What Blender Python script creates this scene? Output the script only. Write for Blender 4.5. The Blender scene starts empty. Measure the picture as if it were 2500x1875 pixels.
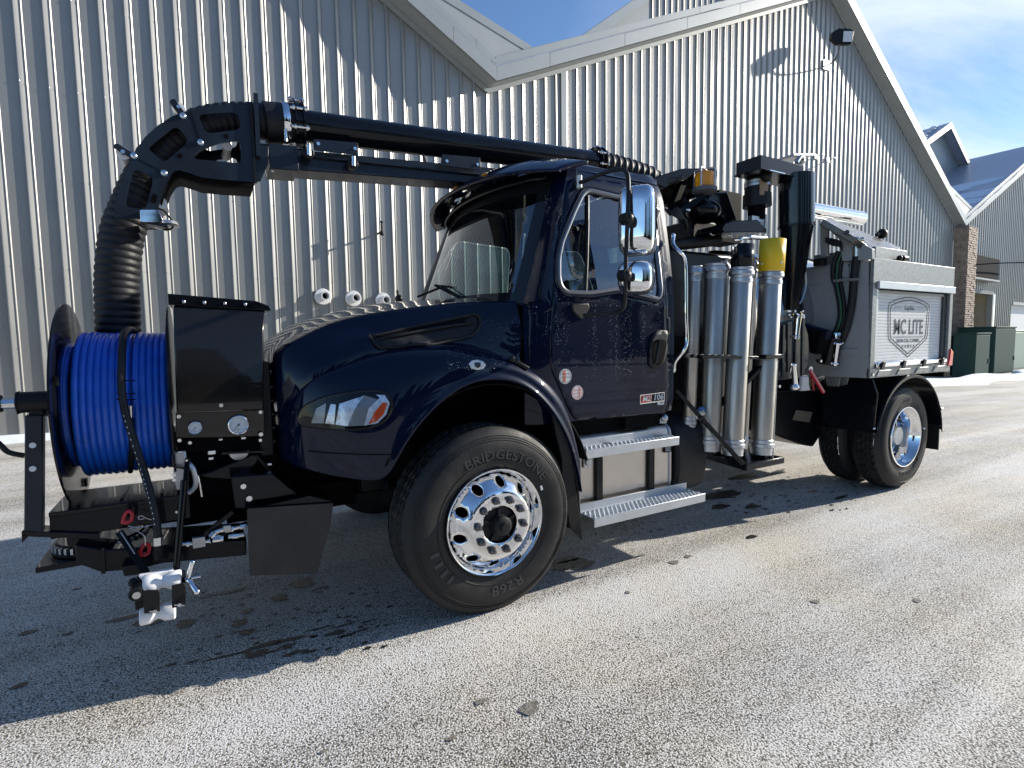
import bpy, bmesh, math, random
from mathutils import Vector, Matrix, geometry
from mathutils.bvhtree import BVHTree
random.seed(7)
R = math.radians
scene = bpy.context.scene
COL = scene.collection

# ------------------------------------------------------------------ camera
YAW, PIT, ROL = R(30.2064), R(4.5109), R(-0.8788)
CAM = Vector((-1.3747, -2.5612, 1.5234)); FOC = 1300.0
_F = Vector((math.sin(YAW)*math.cos(PIT), math.cos(YAW)*math.cos(PIT), -math.sin(PIT)))
_R0 = Vector((math.cos(YAW), -math.sin(YAW), 0)); _U0 = _R0.cross(_F)
_Rt = _R0*math.cos(ROL)+_U0*math.sin(ROL); _Up = _U0*math.cos(ROL)-_R0*math.sin(ROL)
cd = bpy.data.cameras.new('camera'); cam = bpy.data.objects.new('camera', cd); COL.objects.link(cam)
cam.matrix_world = Matrix(((_Rt.x, _Up.x, -_F.x, CAM.x), (_Rt.y, _Up.y, -_F.y, CAM.y), (_Rt.z, _Up.z, -_F.z, CAM.z), (0, 0, 0, 1)))
cd.sensor_width = 36; cd.lens = 36*FOC/2500; cd.clip_start = .05; cd.clip_end = 3000
scene.camera = cam

# ------------------------------------------------------------------ light
SUN_EL, SUN_AZ = R(22.5), R(9.0)      # sun stands over +X, 9 degrees towards -Y
SDIR = Vector((math.cos(SUN_EL)*math.cos(SUN_AZ), -math.cos(SUN_EL)*math.sin(SUN_AZ), math.sin(SUN_EL)))
sl = bpy.data.lights.new('sun', 'SUN'); sl.energy = 5.0; sl.angle = R(.5); sl.color = (1, .93, .82)
so = bpy.data.objects.new('sun', sl); COL.objects.link(so); so.rotation_euler = SDIR.to_track_quat('Z', 'Y').to_euler(); so.location = SDIR*60
world = bpy.data.worlds.new('World'); scene.world = world; world.use_nodes = True
wn = world.node_tree; wn.nodes.clear(); wl = wn.links
wo = wn.nodes.new('ShaderNodeOutputWorld'); bg = wn.nodes.new('ShaderNodeBackground'); wl.new(bg.outputs[0], wo.inputs[0])
sky = wn.nodes.new('ShaderNodeTexSky'); sky.sky_type = 'NISHITA'; sky.sun_disc = False; sky.sun_elevation = SUN_EL
sky.sun_rotation = math.atan2(SDIR.x, SDIR.y); sky.air_density = 1.0; sky.dust_density = .15; sky.ozone_density = 2.6
bg.inputs[1].default_value = .108
tc = wn.nodes.new('ShaderNodeTexCoord'); sep = wn.nodes.new('ShaderNodeSeparateXYZ'); wl.new(tc.outputs['Generated'], sep.inputs[0])
def wmath(op, a, b=None, c=None, clamp=False):
    n = wn.nodes.new('ShaderNodeMath'); n.operation = op; n.use_clamp = clamp
    for i, v in enumerate((a, b, c)):
        if v is None: continue
        if isinstance(v, (int, float)): n.inputs[i].default_value = v
        else: wl.new(v, n.inputs[i])
    return n.outputs[0]
zz = wmath('ADD', wmath('MAXIMUM', sep.outputs[2], 0.0), .12)
cmb = wn.nodes.new('ShaderNodeCombineXYZ')
wl.new(wmath('DIVIDE', sep.outputs[0], zz), cmb.inputs[0]); wl.new(wmath('DIVIDE', sep.outputs[1], zz), cmb.inputs[1])
mp = wn.nodes.new('ShaderNodeMapping'); mp.inputs['Scale'].default_value = (.55, 1.3, 1); mp.inputs['Rotation'].default_value = (0, 0, R(28)); mp.inputs['Location'].default_value = (1.7, .35, 0)
wl.new(cmb.outputs[0], mp.inputs[0])
nz = wn.nodes.new('ShaderNodeTexNoise'); nz.inputs['Scale'].default_value = 1.1; nz.inputs['Detail'].default_value = 9; nz.inputs['Roughness'].default_value = .58; nz.inputs['Distortion'].default_value = .5
wl.new(mp.outputs[0], nz.inputs[0])
cloud = wmath('MULTIPLY', wmath('SUBTRACT', nz.outputs[0], .43), 4.6, clamp=True)
# clouds thicken towards the sun's side (+X, low): a wide soft bank over there
bank = wmath('SUBTRACT', wmath('MULTIPLY', sep.outputs[0], 3.4), 1.75, clamp=True)
cloud = wmath('MULTIPLY', cloud, bank, clamp=True)
mixc = wn.nodes.new('ShaderNodeMixRGB'); mixc.inputs[2].default_value = (6.2, 6.9, 7.7, 1)
tnt = wn.nodes.new('ShaderNodeMixRGB'); tnt.blend_type = 'MULTIPLY'; tnt.inputs[0].default_value = 1; tnt.inputs[2].default_value = (.86, .97, 1.10, 1); wl.new(sky.outputs[0], tnt.inputs[1])
wl.new(wmath('MULTIPLY', cloud, .88), mixc.inputs[0]); wl.new(tnt.outputs[0], mixc.inputs[1]); wl.new(mixc.outputs[0], bg.inputs[0])
scene.view_settings.view_transform = 'Standard'; scene.view_settings.look = 'None'
scene.view_settings.exposure = 0.56; scene.view_settings.gamma = 1; scene.view_settings.use_curve_mapping = False
scene.cycles.max_bounces = 8; scene.cycles.glossy_bounces = 5; scene.cycles.transmission_bounces = 8

# ------------------------------------------------------------------ pixel -> place (photo viewed 2212 wide)
S = 2500/2212
def ray(px, py):
    return (_F + _Rt*((px*S-1250)/FOC) - _Up*((py*S-937.5)/FOC))
def A(px, py, x=None, y=None, z=None):
    d = ray(px, py)
    t = (x-CAM.x)/d.x if x is not None else (y-CAM.y)/d.y if y is not None else (z-CAM.z)/d.z
    return CAM+d*t

# ------------------------------------------------------------------ materials
MAT = {}
def nodes_of(m): return m.node_tree.nodes, m.node_tree.links
def mat(name, col, rough=.5, metal=0, coat=0, spec=.5, bump=0, bscale=60, cvar=0, cscale=6, rvar=0, trans=0, alpha=1, ior=1.45, emit=None):
    m = bpy.data.materials.new(name); m.use_nodes = True; N, L = nodes_of(m); b = N['Principled BSDF']
    b.inputs['Base Color'].default_value = (*col, 1); b.inputs['Roughness'].default_value = rough; b.inputs['Metallic'].default_value = metal
    b.inputs['Coat Weight'].default_value = coat; b.inputs['Coat Roughness'].default_value = .02; b.inputs['Specular IOR Level'].default_value = spec
    b.inputs['Transmission Weight'].default_value = trans; b.inputs['IOR'].default_value = ior
    t = N.new('ShaderNodeTexCoord')
    if cvar or rvar:
        n = N.new('ShaderNodeTexNoise'); n.inputs['Scale'].default_value = cscale; n.inputs['Detail'].default_value = 6; n.inputs['Roughness'].default_value = .6
        L.new(t.outputs['Object'], n.inputs[0])
    if cvar:
        r = N.new('ShaderNodeMapRange'); r.inputs[1].default_value = .3; r.inputs[2].default_value = .7; r.inputs[3].default_value = 1-cvar; r.inputs[4].default_value = 1+cvar
        L.new(n.outputs[0], r.inputs[0]); h = N.new('ShaderNodeMixRGB'); h.blend_type = 'MULTIPLY'; h.inputs[0].default_value = 1; h.inputs[1].default_value = (*col, 1)
        L.new(r.outputs[0], h.inputs[2]); L.new(h.outputs[0], b.inputs['Base Color'])
    if rvar:
        r = N.new('ShaderNodeMapRange'); r.inputs[1].default_value = .3; r.inputs[2].default_value = .7; r.inputs[3].default_value = max(0, rough-rvar); r.inputs[4].default_value = rough+rvar
        L.new(n.outputs[0], r.inputs[0]); L.new(r.outputs[0], b.inputs['Roughness'])
    if bump:
        n2 = N.new('ShaderNodeTexNoise'); n2.inputs['Scale'].default_value = bscale; n2.inputs['Detail'].default_value = 4; L.new(t.outputs['Object'], n2.inputs[0])
        bp = N.new('ShaderNodeBump'); bp.inputs['Strength'].default_value = bump; bp.inputs['Distance'].default_value = .01; L.new(n2.outputs[0], bp.inputs['Height']); L.new(bp.outputs[0], b.inputs['Normal'])
    MAT[name] = m; return m
def wave_streak(m, scale, axis, amt, stretch=(1, 1, 1)):
    """fine streaks in roughness and tint along one axis (brushed or rolled metal)"""
    N, L = nodes_of(m); b = N['Principled BSDF']; t = N.new('ShaderNodeTexCoord'); mpn = N.new('ShaderNodeMapping'); mpn.inputs['Scale'].default_value = stretch
    n = N.new('ShaderNodeTexNoise'); n.inputs['Scale'].default_value = scale; n.inputs['Detail'].default_value = 5
    L.new(t.outputs['Object'], mpn.inputs[0]); L.new(mpn.outputs[0], n.inputs[0])
    r = N.new('ShaderNodeMapRange'); r.inputs[1].default_value = .3; r.inputs[2].default_value = .7
    r.inputs[3].default_value = b.inputs['Roughness'].default_value-amt; r.inputs[4].default_value = b.inputs['Roughness'].default_value+amt
    L.new(n.outputs[0], r.inputs[0]); L.new(r.outputs[0], b.inputs['Roughness'])
navy = mat('navy_paint', (.0014, .0050, .021), .4, 0, .62, spec=.05, cvar=.1, cscale=30)
black = mat('gloss_black', (.004, .005, .008), .22, 0, .25, spec=.2, rvar=.05, cscale=9)
boomb = mat('boom_black', (.013, .018, .028), .32, 0, .2, spec=.25, bump=.04, bscale=40, rvar=.08, cscale=5)
satin = mat('satin_black', (.009, .009, .010), .45, spec=.3, rvar=.1, cscale=8)
plast = mat('black_plastic', (.012, .013, .015), .5, spec=.35, rvar=.08, cscale=12, bump=.03, bscale=200)
dark = mat('underbody_black', (.005, .005, .006), .6, spec=.05, cvar=.3)
guard = mat('rubber_guard', (.035, .033, .032), .6, cvar=.25, cscale=5, bump=.05, bscale=30)
rubber = mat('tyre_rubber', (.017, .017, .0172), .55, spec=.4, cvar=.5, cscale=9, rvar=.12, bump=.12, bscale=120)
hoseb = mat('hose_rubber', (.013, .014, .017), .5, spec=.35, cvar=.3, cscale=10, bump=.15, bscale=90)
chrome = mat('chrome', (.84, .85, .87), .05, 1, rvar=.02, cscale=20)
alum = mat('tube_aluminium', (.46, .435, .40), .40, 1, cvar=.12, cscale=3); wave_streak(alum, 9, 0, .1, (6, 6, .25))
cast = mat('cast_aluminium', (.52, .54, .57), .4, 1, cvar=.15, cscale=12, bump=.1)
tankal = mat('tank_aluminium', (.56, .52, .48), .33, 1, cvar=.08, cscale=4, bump=.05, bscale=7)
stepal = mat('step_aluminium', (.52, .55, .58), .42, .65, cvar=.08, cscale=8)
galv = mat('galvanised', (.27, .285, .285), .45, .5, cvar=.25, cscale=38, bump=.05, bscale=50)
greyp = mat('grey_panel', (.30, .315, .325), .45, 0, 0, cvar=.06, cscale=4)
shutm = mat('shutter_white', (.74, .755, .75), .6, 0, cvar=.05, cscale=9)
blue = mat('hose_blue', (.012, .115, .64), .33, 0, .25, cvar=.12, cscale=14, rvar=.07)
yellow = mat('yellow_plastic', (.80, .54, .02), .35, cvar=.05)
amber = mat('amber_lens', (.95, .40, .01), .12, 0, .4); amber.node_tree.nodes['Principled BSDF'].inputs['Transmission Weight'].default_value = .35
redp = mat('red_paint', (.45, .012, .02), .35, 0, .3)
white = mat('white_poly', (.78, .79, .80), .4, cvar=.03)
pvc = mat('white_pvc', (.75, .75, .74), .35)
orange = mat('orange_reflector', (.75, .10, .02), .2, 0, .5)
zinc = mat('zinc_bolt', (.72, .74, .76), .22, 1)
stick = mat('sticker_white', (.62, .66, .68), .35)
redt = mat('red_print', (.55, .07, .04), .4)
grt = mat('dark_print', (.02, .03, .045), .5)
blackglass = mat('privacy_glass', (.01, .012, .014), .04)
# glass: thin, tinted, lets light through
def glass(name, tint, fac_base=.06, face=1.5):
    m = bpy.data.materials.new(name); m.use_nodes = True; N, L = nodes_of(m); N.clear()
    o = N.new('ShaderNodeOutputMaterial'); mx = N.new('ShaderNodeMixShader'); tr = N.new('ShaderNodeBsdfTransparent'); gl = N.new('ShaderNodeBsdfGlossy')
    tr.inputs[0].default_value = (*tint, 1); gl.inputs['Roughness'].default_value = .01; gl.inputs[0].default_value = (.95, .97, 1, 1)
    fr = N.new('ShaderNodeFresnel'); fr.inputs[0].default_value = 1.6
    ad = N.new('ShaderNodeMath'); ad.operation = 'MULTIPLY_ADD'; ad.inputs[1].default_value = face; ad.inputs[2].default_value = fac_base; ad.use_clamp = True
    L.new(fr.outputs[0], ad.inputs[0]); L.new(ad.outputs[0], mx.inputs[0]); L.new(tr.outputs[0], mx.inputs[1]); L.new(gl.outputs[0], mx.inputs[2]); L.new(mx.outputs[0], o.inputs[0])
    MAT[name] = m; return m
wsglass = glass('windscreen_glass', (.62, .78, .73), .07)
sdglass = glass('side_glass', (.30, .39, .42), .06)
lens = glass('clear_lens', (.95, .97, .99), .0, .55)
# wall metal
wallm = mat('wall_metal', (.305, .30, .285), .36, .35, cvar=.05, cscale=1.2, bump=.02, bscale=3)
trimm = mat('trim_metal', (.34, .36, .36), .42, .2, cvar=.05, cscale=1.5)
trimd = mat('trim_edge', (.12, .13, .14), .5)
roofm = mat('roof_metal', (.42, .45, .52), .42, .3, cvar=.06, cscale=.6)
snowm = mat('snow', (.78, .82, .88), .7, cvar=.06, cscale=5, bump=.8, bscale=6)
conc = mat('concrete', (.34, .32, .29), .8, cvar=.2, cscale=6)
greenp = mat('cabinet_green', (.035, .07, .062), .6, spec=.12, cvar=.08, cscale=3)
beige = mat('beige_wall', (.46, .40, .30), .8, cvar=.06, cscale=1)
brickm = mat('brick_brown', (.36, .27, .21), .8, cvar=.45, cscale=5, bump=.4, bscale=14)
mortar = mat('mortar', (.20, .18, .165), .9)
treem = mat('tree_green', (.035, .05, .03), .8, cvar=.5, cscale=2)
barkm = mat('bark', (.08, .06, .045), .9)
wetm = mat('wet_asphalt', (.024, .023, .022), .36, cvar=.4, cscale=30, rvar=.12, bump=.5, bscale=150)

wave_streak(wallm, 3.0, 0, .10, (2.2, 2.2, .12))
# ground
def ground_mat():
    m = bpy.data.materials.new('salted_asphalt'); m.use_nodes = True; N, L = nodes_of(m); b = N['Principled BSDF']
    t = N.new('ShaderNodeTexCoord')
    def noise(sc, det=5, stretch=None, rough=.6):
        n = N.new('ShaderNodeTexNoise'); n.inputs['Scale'].default_value = sc; n.inputs['Detail'].default_value = det; n.inputs['Roughness'].default_value = rough
        if stretch:
            q = N.new('ShaderNodeMapping'); q.inputs['Scale'].default_value = stretch; q.inputs['Rotation'].default_value = (0, 0, R(-4)); L.new(t.outputs['Object'], q.inputs[0]); L.new(q.outputs[0], n.inputs[0])
        else: L.new(t.outputs['Object'], n.inputs[0])
        return n.outputs[0]
    def mth(op, a, b_, clamp=False):
        n = N.new('ShaderNodeMath'); n.operation = op; n.use_clamp = clamp
        for i, v in enumerate((a, b_)):
            if isinstance(v, (int, float)): n.inputs[i].default_value = v
            else: L.new(v, n.inputs[i])
        return n.outputs[0]
    fine = noise(120, 2, rough=.5); mid = noise(17, 4); big = noise(.9, 5); streak = noise(1.3, 5, (.16, 1.5, 1)); lane = noise(.8, 3, (.05, 1.5, 1))
    vor = N.new('ShaderNodeTexVoronoi'); vor.inputs['Scale'].default_value = 135; vor.inputs['Randomness'].default_value = 1; L.new(t.outputs['Object'], vor.inputs[0])
    g = mth('ADD', mth('MULTIPLY', fine, .9), mth('MULTIPLY', vor.outputs['Distance'], -.42))
    cover = mth('ADD', mth('ADD', mth('MULTIPLY', mid, .40), mth('MULTIPLY', big, .42)), mth('ADD', mth('MULTIPLY', streak, .75), mth('MULTIPLY', lane, 1.05)))
    f = mth('ADD', mth('MULTIPLY', g, 3.6), mth('MULTIPLY', cover, 1.35))
    f = mth('MULTIPLY', mth('SUBTRACT', f, 1.74), .86, True)
    cr = N.new('ShaderNodeValToRGB'); L.new(f, cr.inputs[0]); e = cr.color_ramp.elements
    e[0].position = 0; e[0].color = (.06, .055, .048, 1); e[1].position = 1; e[1].color = (.72, .715, .70, 1)
    k = e.new(.35); k.color = (.20, .187, .165, 1); k = e.new(.65); k.color = (.41, .395, .365, 1)
    # sandy tint in places
    ti = N.new('ShaderNodeMixRGB'); ti.blend_type = 'MULTIPLY'; L.new(cr.outputs[0], ti.inputs[1]); ti.inputs[2].default_value = (1.0, .93, .80, 1)
    L.new(mth('MULTIPLY', mth('SUBTRACT', noise(.7, 3), .42), 3.0, True), ti.inputs[0]); L.new(ti.outputs[0], b.inputs['Base Color'])
    b.inputs['Roughness'].default_value = .72; b.inputs['Specular IOR Level'].default_value = .35
    bp = N.new('ShaderNodeBump'); bp.inputs['Strength'].default_value = .75; bp.inputs['Distance'].default_value = .006; L.new(g, bp.inputs['Height']); L.new(bp.outputs[0], b.inputs['Normal'])
    MAT['ground'] = m; return m
groundm = ground_mat()

# ------------------------------------------------------------------ mesh helpers
def V(*a): return Vector(a)
def frame(d):
    d = Vector(d).normalized(); a = Vector((0, 0, 1)) if abs(d.z) < .9 else Vector((1, 0, 0))
    u = d.cross(a).normalized(); return u, d.cross(u).normalized(), d
class MB:
    def __init__(s): s.v = []; s.f = []
    def add(s, vs, fs):
        o = len(s.v); s.v += [Vector(v) for v in vs]; s.f += [tuple(i+o for i in f) for f in fs]; return s
    def box(s, x0, y0, z0, x1, y1, z1):
        return s.add([(x, y, z) for x in (x0, x1) for y in (y0, y1) for z in (z0, z1)], [(0, 1, 3, 2), (4, 6, 7, 5), (0, 4, 5, 1), (2, 3, 7, 6), (0, 2, 6, 4), (1, 5, 7, 3)])
    def bar(s, p, q, w, h, up=(0, 0, 1)):
        """rectangular bar from p to q, w across, h along up"""
        p, q = Vector(p), Vector(q); d = (q-p).normalized(); u = d.cross(Vector(up)); u = u.normalized() if u.length > 1e-5 else Vector((0, 1, 0)); n = u.cross(d).normalized()
        vs = [b+u*a*w/2+n*c*h/2 for b in (p, q) for a, c in ((-1, -1), (1, -1), (1, 1), (-1, 1))]
        return s.add(vs, [(0, 1, 2, 3), (7, 6, 5, 4), (0, 4, 5, 1), (1, 5, 6, 2), (2, 6, 7, 3), (3, 7, 4, 0)])
    def cyl(s, p, q, r, r2=None, n=20, caps=True):
        p, q = Vector(p), Vector(q); r2 = r if r2 is None else r2; u, w, d = frame(q-p)
        vs = [c+(u*math.cos(2*math.pi*i/n)+w*math.sin(2*math.pi*i/n))*rr for c, rr in ((p, r), (q, r2)) for i in range(n)]
        fs = [(i, i+n, (i+1) % n+n, (i+1) % n) for i in range(n)]
        if caps: fs += [tuple(range(n)), tuple(range(2*n-1, n-1, -1))]
        return s.add(vs, fs)
    def lathe(s, o, d, prof, n=32, close=False, sweep=1.0, start=0.0):
        """prof = (height along d, radius)"""
        o = Vector(o); u, w, d = frame(d); m = n if sweep >= 1 else n+1
        vs = []
        for h, r in prof:
            for i in range(m):
                a = start+2*math.pi*sweep*i/n; vs.append(o+d*h+(u*math.cos(a)+w*math.sin(a))*r)
        fs = []; k = len(prof)
        for j in range(k if close else k-1):
            j2 = (j+1) % k
            for i in range(n):
                i2 = (i+1) % m
                fs.append((j*m+i, j2*m+i, j2*m+i2, j*m+i2))
        return s.add(vs, fs)
    def tube(s, pts, r, n=10, closed=False, caps=True):
        pts = [Vector(p) for p in pts]; k = len(pts); rr = r if isinstance(r, (list, tuple)) else [r]*k
        prev = None; rings = []
        for i, p in enumerate(pts):
            a = pts[i-1] if (i > 0 or closed) else p; b = pts[(i+1) % k] if (i < k-1 or closed) else p
            d = (b-a).normalized()
            if prev is None: u, w, _ = frame(d)
            else:
                u = prev-d*prev.dot(d); u = u.normalized() if u.length > 1e-6 else frame(d)[0]; w = d.cross(u)
            prev = u; rings.append([p+(u*math.cos(2*math.pi*j/n)+w*math.sin(2*math.pi*j/n))*rr[i] for j in range(n)])
        vs = [v for g in rings for v in g]; fs = []
        for i in range(k if closed else k-1):
            i2 = (i+1) % k
            for j in range(n): fs.append((i*n+j, i*n+(j+1) % n, i2*n+(j+1) % n, i2*n+j))
        if caps and not closed: fs += [tuple(range(n-1, -1, -1)), tuple(range((k-1)*n, k*n))]
        return s.add(vs, fs)
    def prism(s, poly, vec):
        poly = [Vector(p) for p in poly]; vec = Vector(vec); n = len(poly)
        return s.add(poly+[p+vec for p in poly], [tuple(range(n-1, -1, -1)), tuple(range(n, 2*n))]+[(i, (i+1) % n, (i+1) % n+n, i+n) for i in range(n)])
    def grid(s, rows, cu=False):
        n = len(rows[0]); vs = [p for r in rows for p in r]; fs = []
        for i in range(len(rows)-1):
            for j in range(n if cu else n-1): fs.append((i*n+j, i*n+(j+1) % n, (i+1)*n+(j+1) % n, (i+1)*n+j))
        return s.add(vs, fs)
    def ball(s, c, r, n=12, sc=(1, 1, 1)):
        c = Vector(c); rows = []
        for i in range(n//2+1):
            t = math.pi*i/(n//2); rows.append([c+Vector((math.sin(t)*math.cos(2*math.pi*j/n)*sc[0], math.sin(t)*math.sin(2*math.pi*j/n)*sc[1], math.cos(t)*sc[2]))*r for j in range(n)])
        return s.grid(rows, True)
    def xf(s, M): s.v = [M @ v for v in s.v]; return s
    def build(s, name, m, parent=None, smooth=True, bevel=0, solid=0, seg=2, label=None, ang=38, stuff=False):
        me = bpy.data.meshes.new(name); me.from_pydata([tuple(v) for v in s.v], [], s.f)
        bm = bmesh.new(); bm.from_mesh(me); bmesh.ops.remove_doubles(bm, verts=bm.verts, dist=1e-5); bmesh.ops.recalc_face_normals(bm, faces=bm.faces)
        if smooth:
            for f in bm.faces: f.smooth = True
            ca = R(ang)
            for e in bm.edges:
                if len(e.link_faces) == 2 and e.calc_face_angle(0) > ca: e.smooth = False
        bm.to_mesh(me); bm.free()
        if isinstance(m, (list, tuple)):
            for q in m: me.materials.append(q)
        else: me.materials.append(m)
        o = bpy.data.objects.new(name, me); COL.objects.link(o)
        if parent is not None:
            o.parent = parent; o.matrix_parent_inverse = PM[parent.name].inverted()
        PM[o.name] = Matrix.Identity(4)
        if solid:
            md = o.modifiers.new('thick', 'SOLIDIFY'); md.thickness = solid; md.offset = -1
        if bevel:
            md = o.modifiers.new('bev', 'BEVEL'); md.width = bevel; md.segments = seg; md.limit_method = 'ANGLE'; md.angle_limit = R(35); md.harden_normals = False
        if label: o['label'] = label
        if stuff: o['kind'] = 'stuff'
        return o
PM = {}
def thing(name, label, cat, loc=(0, 0, 0), group=None, kind=None, rot=None):
    o = bpy.data.objects.new(name, None); COL.objects.link(o); o.location = loc; o.empty_display_size = .2
    if rot: o.rotation_euler = rot
    o['label'] = label; o['category'] = cat
    if group: o['group'] = group
    if kind: o['kind'] = kind
    PM[o.name] = Matrix.Translation(Vector(loc)) @ (Matrix.Rotation(rot[2], 4, 'Z') if rot else Matrix.Identity(4))
    return o
def tag(o, label, cat, group=None, kind=None):
    if label: o['label'] = label
    if cat: o['category'] = cat
    if group: o['group'] = group
    if kind: o['kind'] = kind
    return o
def inst(src, name, parent, M):
    """another copy of a part, sharing its mesh, moved by M in world space"""
    o = src.copy(); COL.objects.link(o); o.parent = parent
    if parent is not None: o.matrix_parent_inverse = PM[parent.name].inverted()
    o.matrix_basis = M @ PM[src.name]; PM[o.name] = o.matrix_basis.copy(); return o
def smoothpath(pts, n=8, closed=False):
    pts = [Vector(p) for p in pts]; out = []; k = len(pts)
    for i in range(k if closed else k-1):
        p0 = pts[i-1] if (i > 0 or closed) else pts[0]; p1 = pts[i]; p2 = pts[(i+1) % k]; p3 = pts[(i+2) % k] if (i+2 < k or closed) else pts[-1]
        for j in range(n):
            t = j/n; out.append(.5*((2*p1)+(p2-p0)*t+(2*p0-5*p1+4*p2-p3)*t*t+(3*p1-p0-3*p2+p3)*t**3))
    if not closed: out.append(pts[-1])
    return out
def lerp_tab(tab, x):
    if x <= tab[0][0]: return tab[0][1]
    for (a, b), (c, d) in zip(tab, tab[1:]):
        if x <= c: return b+(d-b)*(x-a)/(c-a)
    return tab[-1][1]
def smooth_tab(tab, x):
    """Catmull-Rom through a table"""
    n = len(tab)
    if x <= tab[0][0]: return tab[0][1]
    if x >= tab[-1][0]: return tab[-1][1]
    for i in range(n-1):
        if x <= tab[i+1][0]:
            x0, y0 = tab[i]; x1, y1 = tab[i+1]; t = (x-x0)/(x1-x0); h = x1-x0
            m0 = (y1-tab[i-1][1])/(x1-tab[i-1][0]) if i > 0 else (y1-y0)/h
            m1 = (tab[i+2][1]-y0)/(tab[i+2][0]-x0) if i+2 < n else (y1-y0)/h
            return (2*t**3-3*t*t+1)*y0+(t**3-2*t*t+t)*h*m0+(-2*t**3+3*t*t)*y1+(t**3-t*t)*h*m1
def inside(p, poly):
    x, y = p; c = False; n = len(poly)
    for i in range(n):
        x1, y1 = poly[i]; x2, y2 = poly[(i+1) % n]
        if (y1 > y) != (y2 > y) and x < (x2-x1)*(y-y1)/(y2-y1)+x1: c = not c
    return c
def subdiv(poly, d):
    out = []; n = len(poly)
    for i in range(n):
        a = Vector(poly[i]); b = Vector(poly[(i+1) % n]); k = max(1, int((b-a).length/d))
        out += [tuple(a+(b-a)*j/k) for j in range(k)]
    return out
def rounded(poly, r, n=5):
    out = []; k = len(poly)
    for i in range(k):
        p = Vector(poly[i]); a = Vector(poly[i-1]); b = Vector(poly[(i+1) % k]); rr = min(r, (a-p).length*.45, (b-p).length*.45)
        s_ = p+(a-p).normalized()*rr; e = p+(b-p).normalized()*rr
        for j in range(n+1):
            t = j/n; out.append(tuple(s_*(1-t)**2+p*2*t*(1-t)+e*t*t))
    return out
def panel(outline, holes, lift, step=.05):
    """triangulated sheet of a 2D outline with holes; lift maps (a,b) to a 3D point"""
    loops = [subdiv(outline, step)]+[subdiv(h, step) for h in holes]
    pts = []; edges = []
    for lp in loops:
        o = len(pts); pts += [Vector(p) for p in lp]; edges += [(o+i, o+(i+1) % len(lp)) for i in range(len(lp))]
    xs = [p[0] for p in outline]; ys = [p[1] for p in outline]
    nb = len(pts); x = min(xs)+step*.5
    while x < max(xs):
        y = min(ys)+step*.5
        while y < max(ys):
            if inside((x, y), outline) and not any(inside((x, y), h) for h in holes):
                if min((Vector((x, y))-q).length for q in pts[:nb]) > step*.45: pts.append(Vector((x, y)))
            y += step
        x += step
    vo, eo, fo, *_ = geometry.delaunay_2d_cdt(pts, edges, [], 0, 1e-6)
    fs = []
    for f in fo:
        c = sum((vo[i] for i in f), Vector((0, 0)))/len(f)
        if inside(tuple(c), outline) and not any(inside(tuple(c), h) for h in holes): fs.append(tuple(f))
    return MB().add([lift(v[0], v[1]) for v in vo], fs)
def text_mb(body, size, depth=.002, align='CENTER', xs=1.0, shear=0, bold=0):
    cu = bpy.data.curves.new('t', 'FONT'); cu.body = body; cu.size = size; cu.extrude = depth; cu.align_x = align; cu.align_y = 'CENTER'; cu.resolution_u = 2; cu.shear = shear; cu.offset = bold
    o = bpy.data.objects.new('t', cu); COL.objects.link(o); dg = bpy.context.evaluated_depsgraph_get(); dg.update(); ev = o.evaluated_get(dg); me = ev.to_mesh()
    mb = MB().add([(v.co.x*xs, v.co.y, v.co.z) for v in me.vertices], [tuple(p.vertices) for p in me.polygons])
    ev.to_mesh_clear(); bpy.data.objects.remove(o); bpy.data.curves.remove(cu); return mb
def bolts(mb, pts, d, r=.009, h=.008):
    d = Vector(d)
    for p in pts: mb.cyl(Vector(p), Vector(p)+d*h, r, r*.8, 8)
    return mb

# ================================================================== SETTING
def gz(x): 
    t = max(0, x-7.0); return -.030*t*t/(t+4)
# ground sheet with a gentle fall towards the far yard
g = MB(); xs = [-400, -120, -40, -15, -8]+[i for i in range(-6, 12, 2)]+[12, 14, 16, 20, 24, 28, 34, 40, 50, 70, 120, 260, 900]; ys = [-400, -60, -12, 0, 12, 60, 400]
g.grid([[V(x, y, gz(x)) for y in ys] for x in xs])
go = g.build('ground', groundm); tag(go, 'salt whitened asphalt yard', None, kind='structure')

KW = .054; TH = math.atan(KW); BU = V(math.cos(TH), math.sin(TH), 0); BD = V(-math.sin(TH), math.cos(TH), 0); BO = V(0, 9.55, 0)
def B(u, d, z): return BO+BU*u+BD*d+V(0, 0, z)
def BW(px, py, d):
    dr = ray(px, py); t = ((BO+BD*d)-CAM).dot(BD)/dr.dot(BD); P = CAM+dr*t-BO; return (P.dot(BU), P.z)
def BP(px, py, d): u, z = BW(px, py, d); return B(u, d, z)
ROOF = [(-27, 8.0), (-11, 16.0), (5.25, 7.95), (21.75, 15.64), (36.6, 7.75), (53, 15.2), (69, 8)]
def roofz(u): return lerp_tab(ROOF, u)

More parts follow.
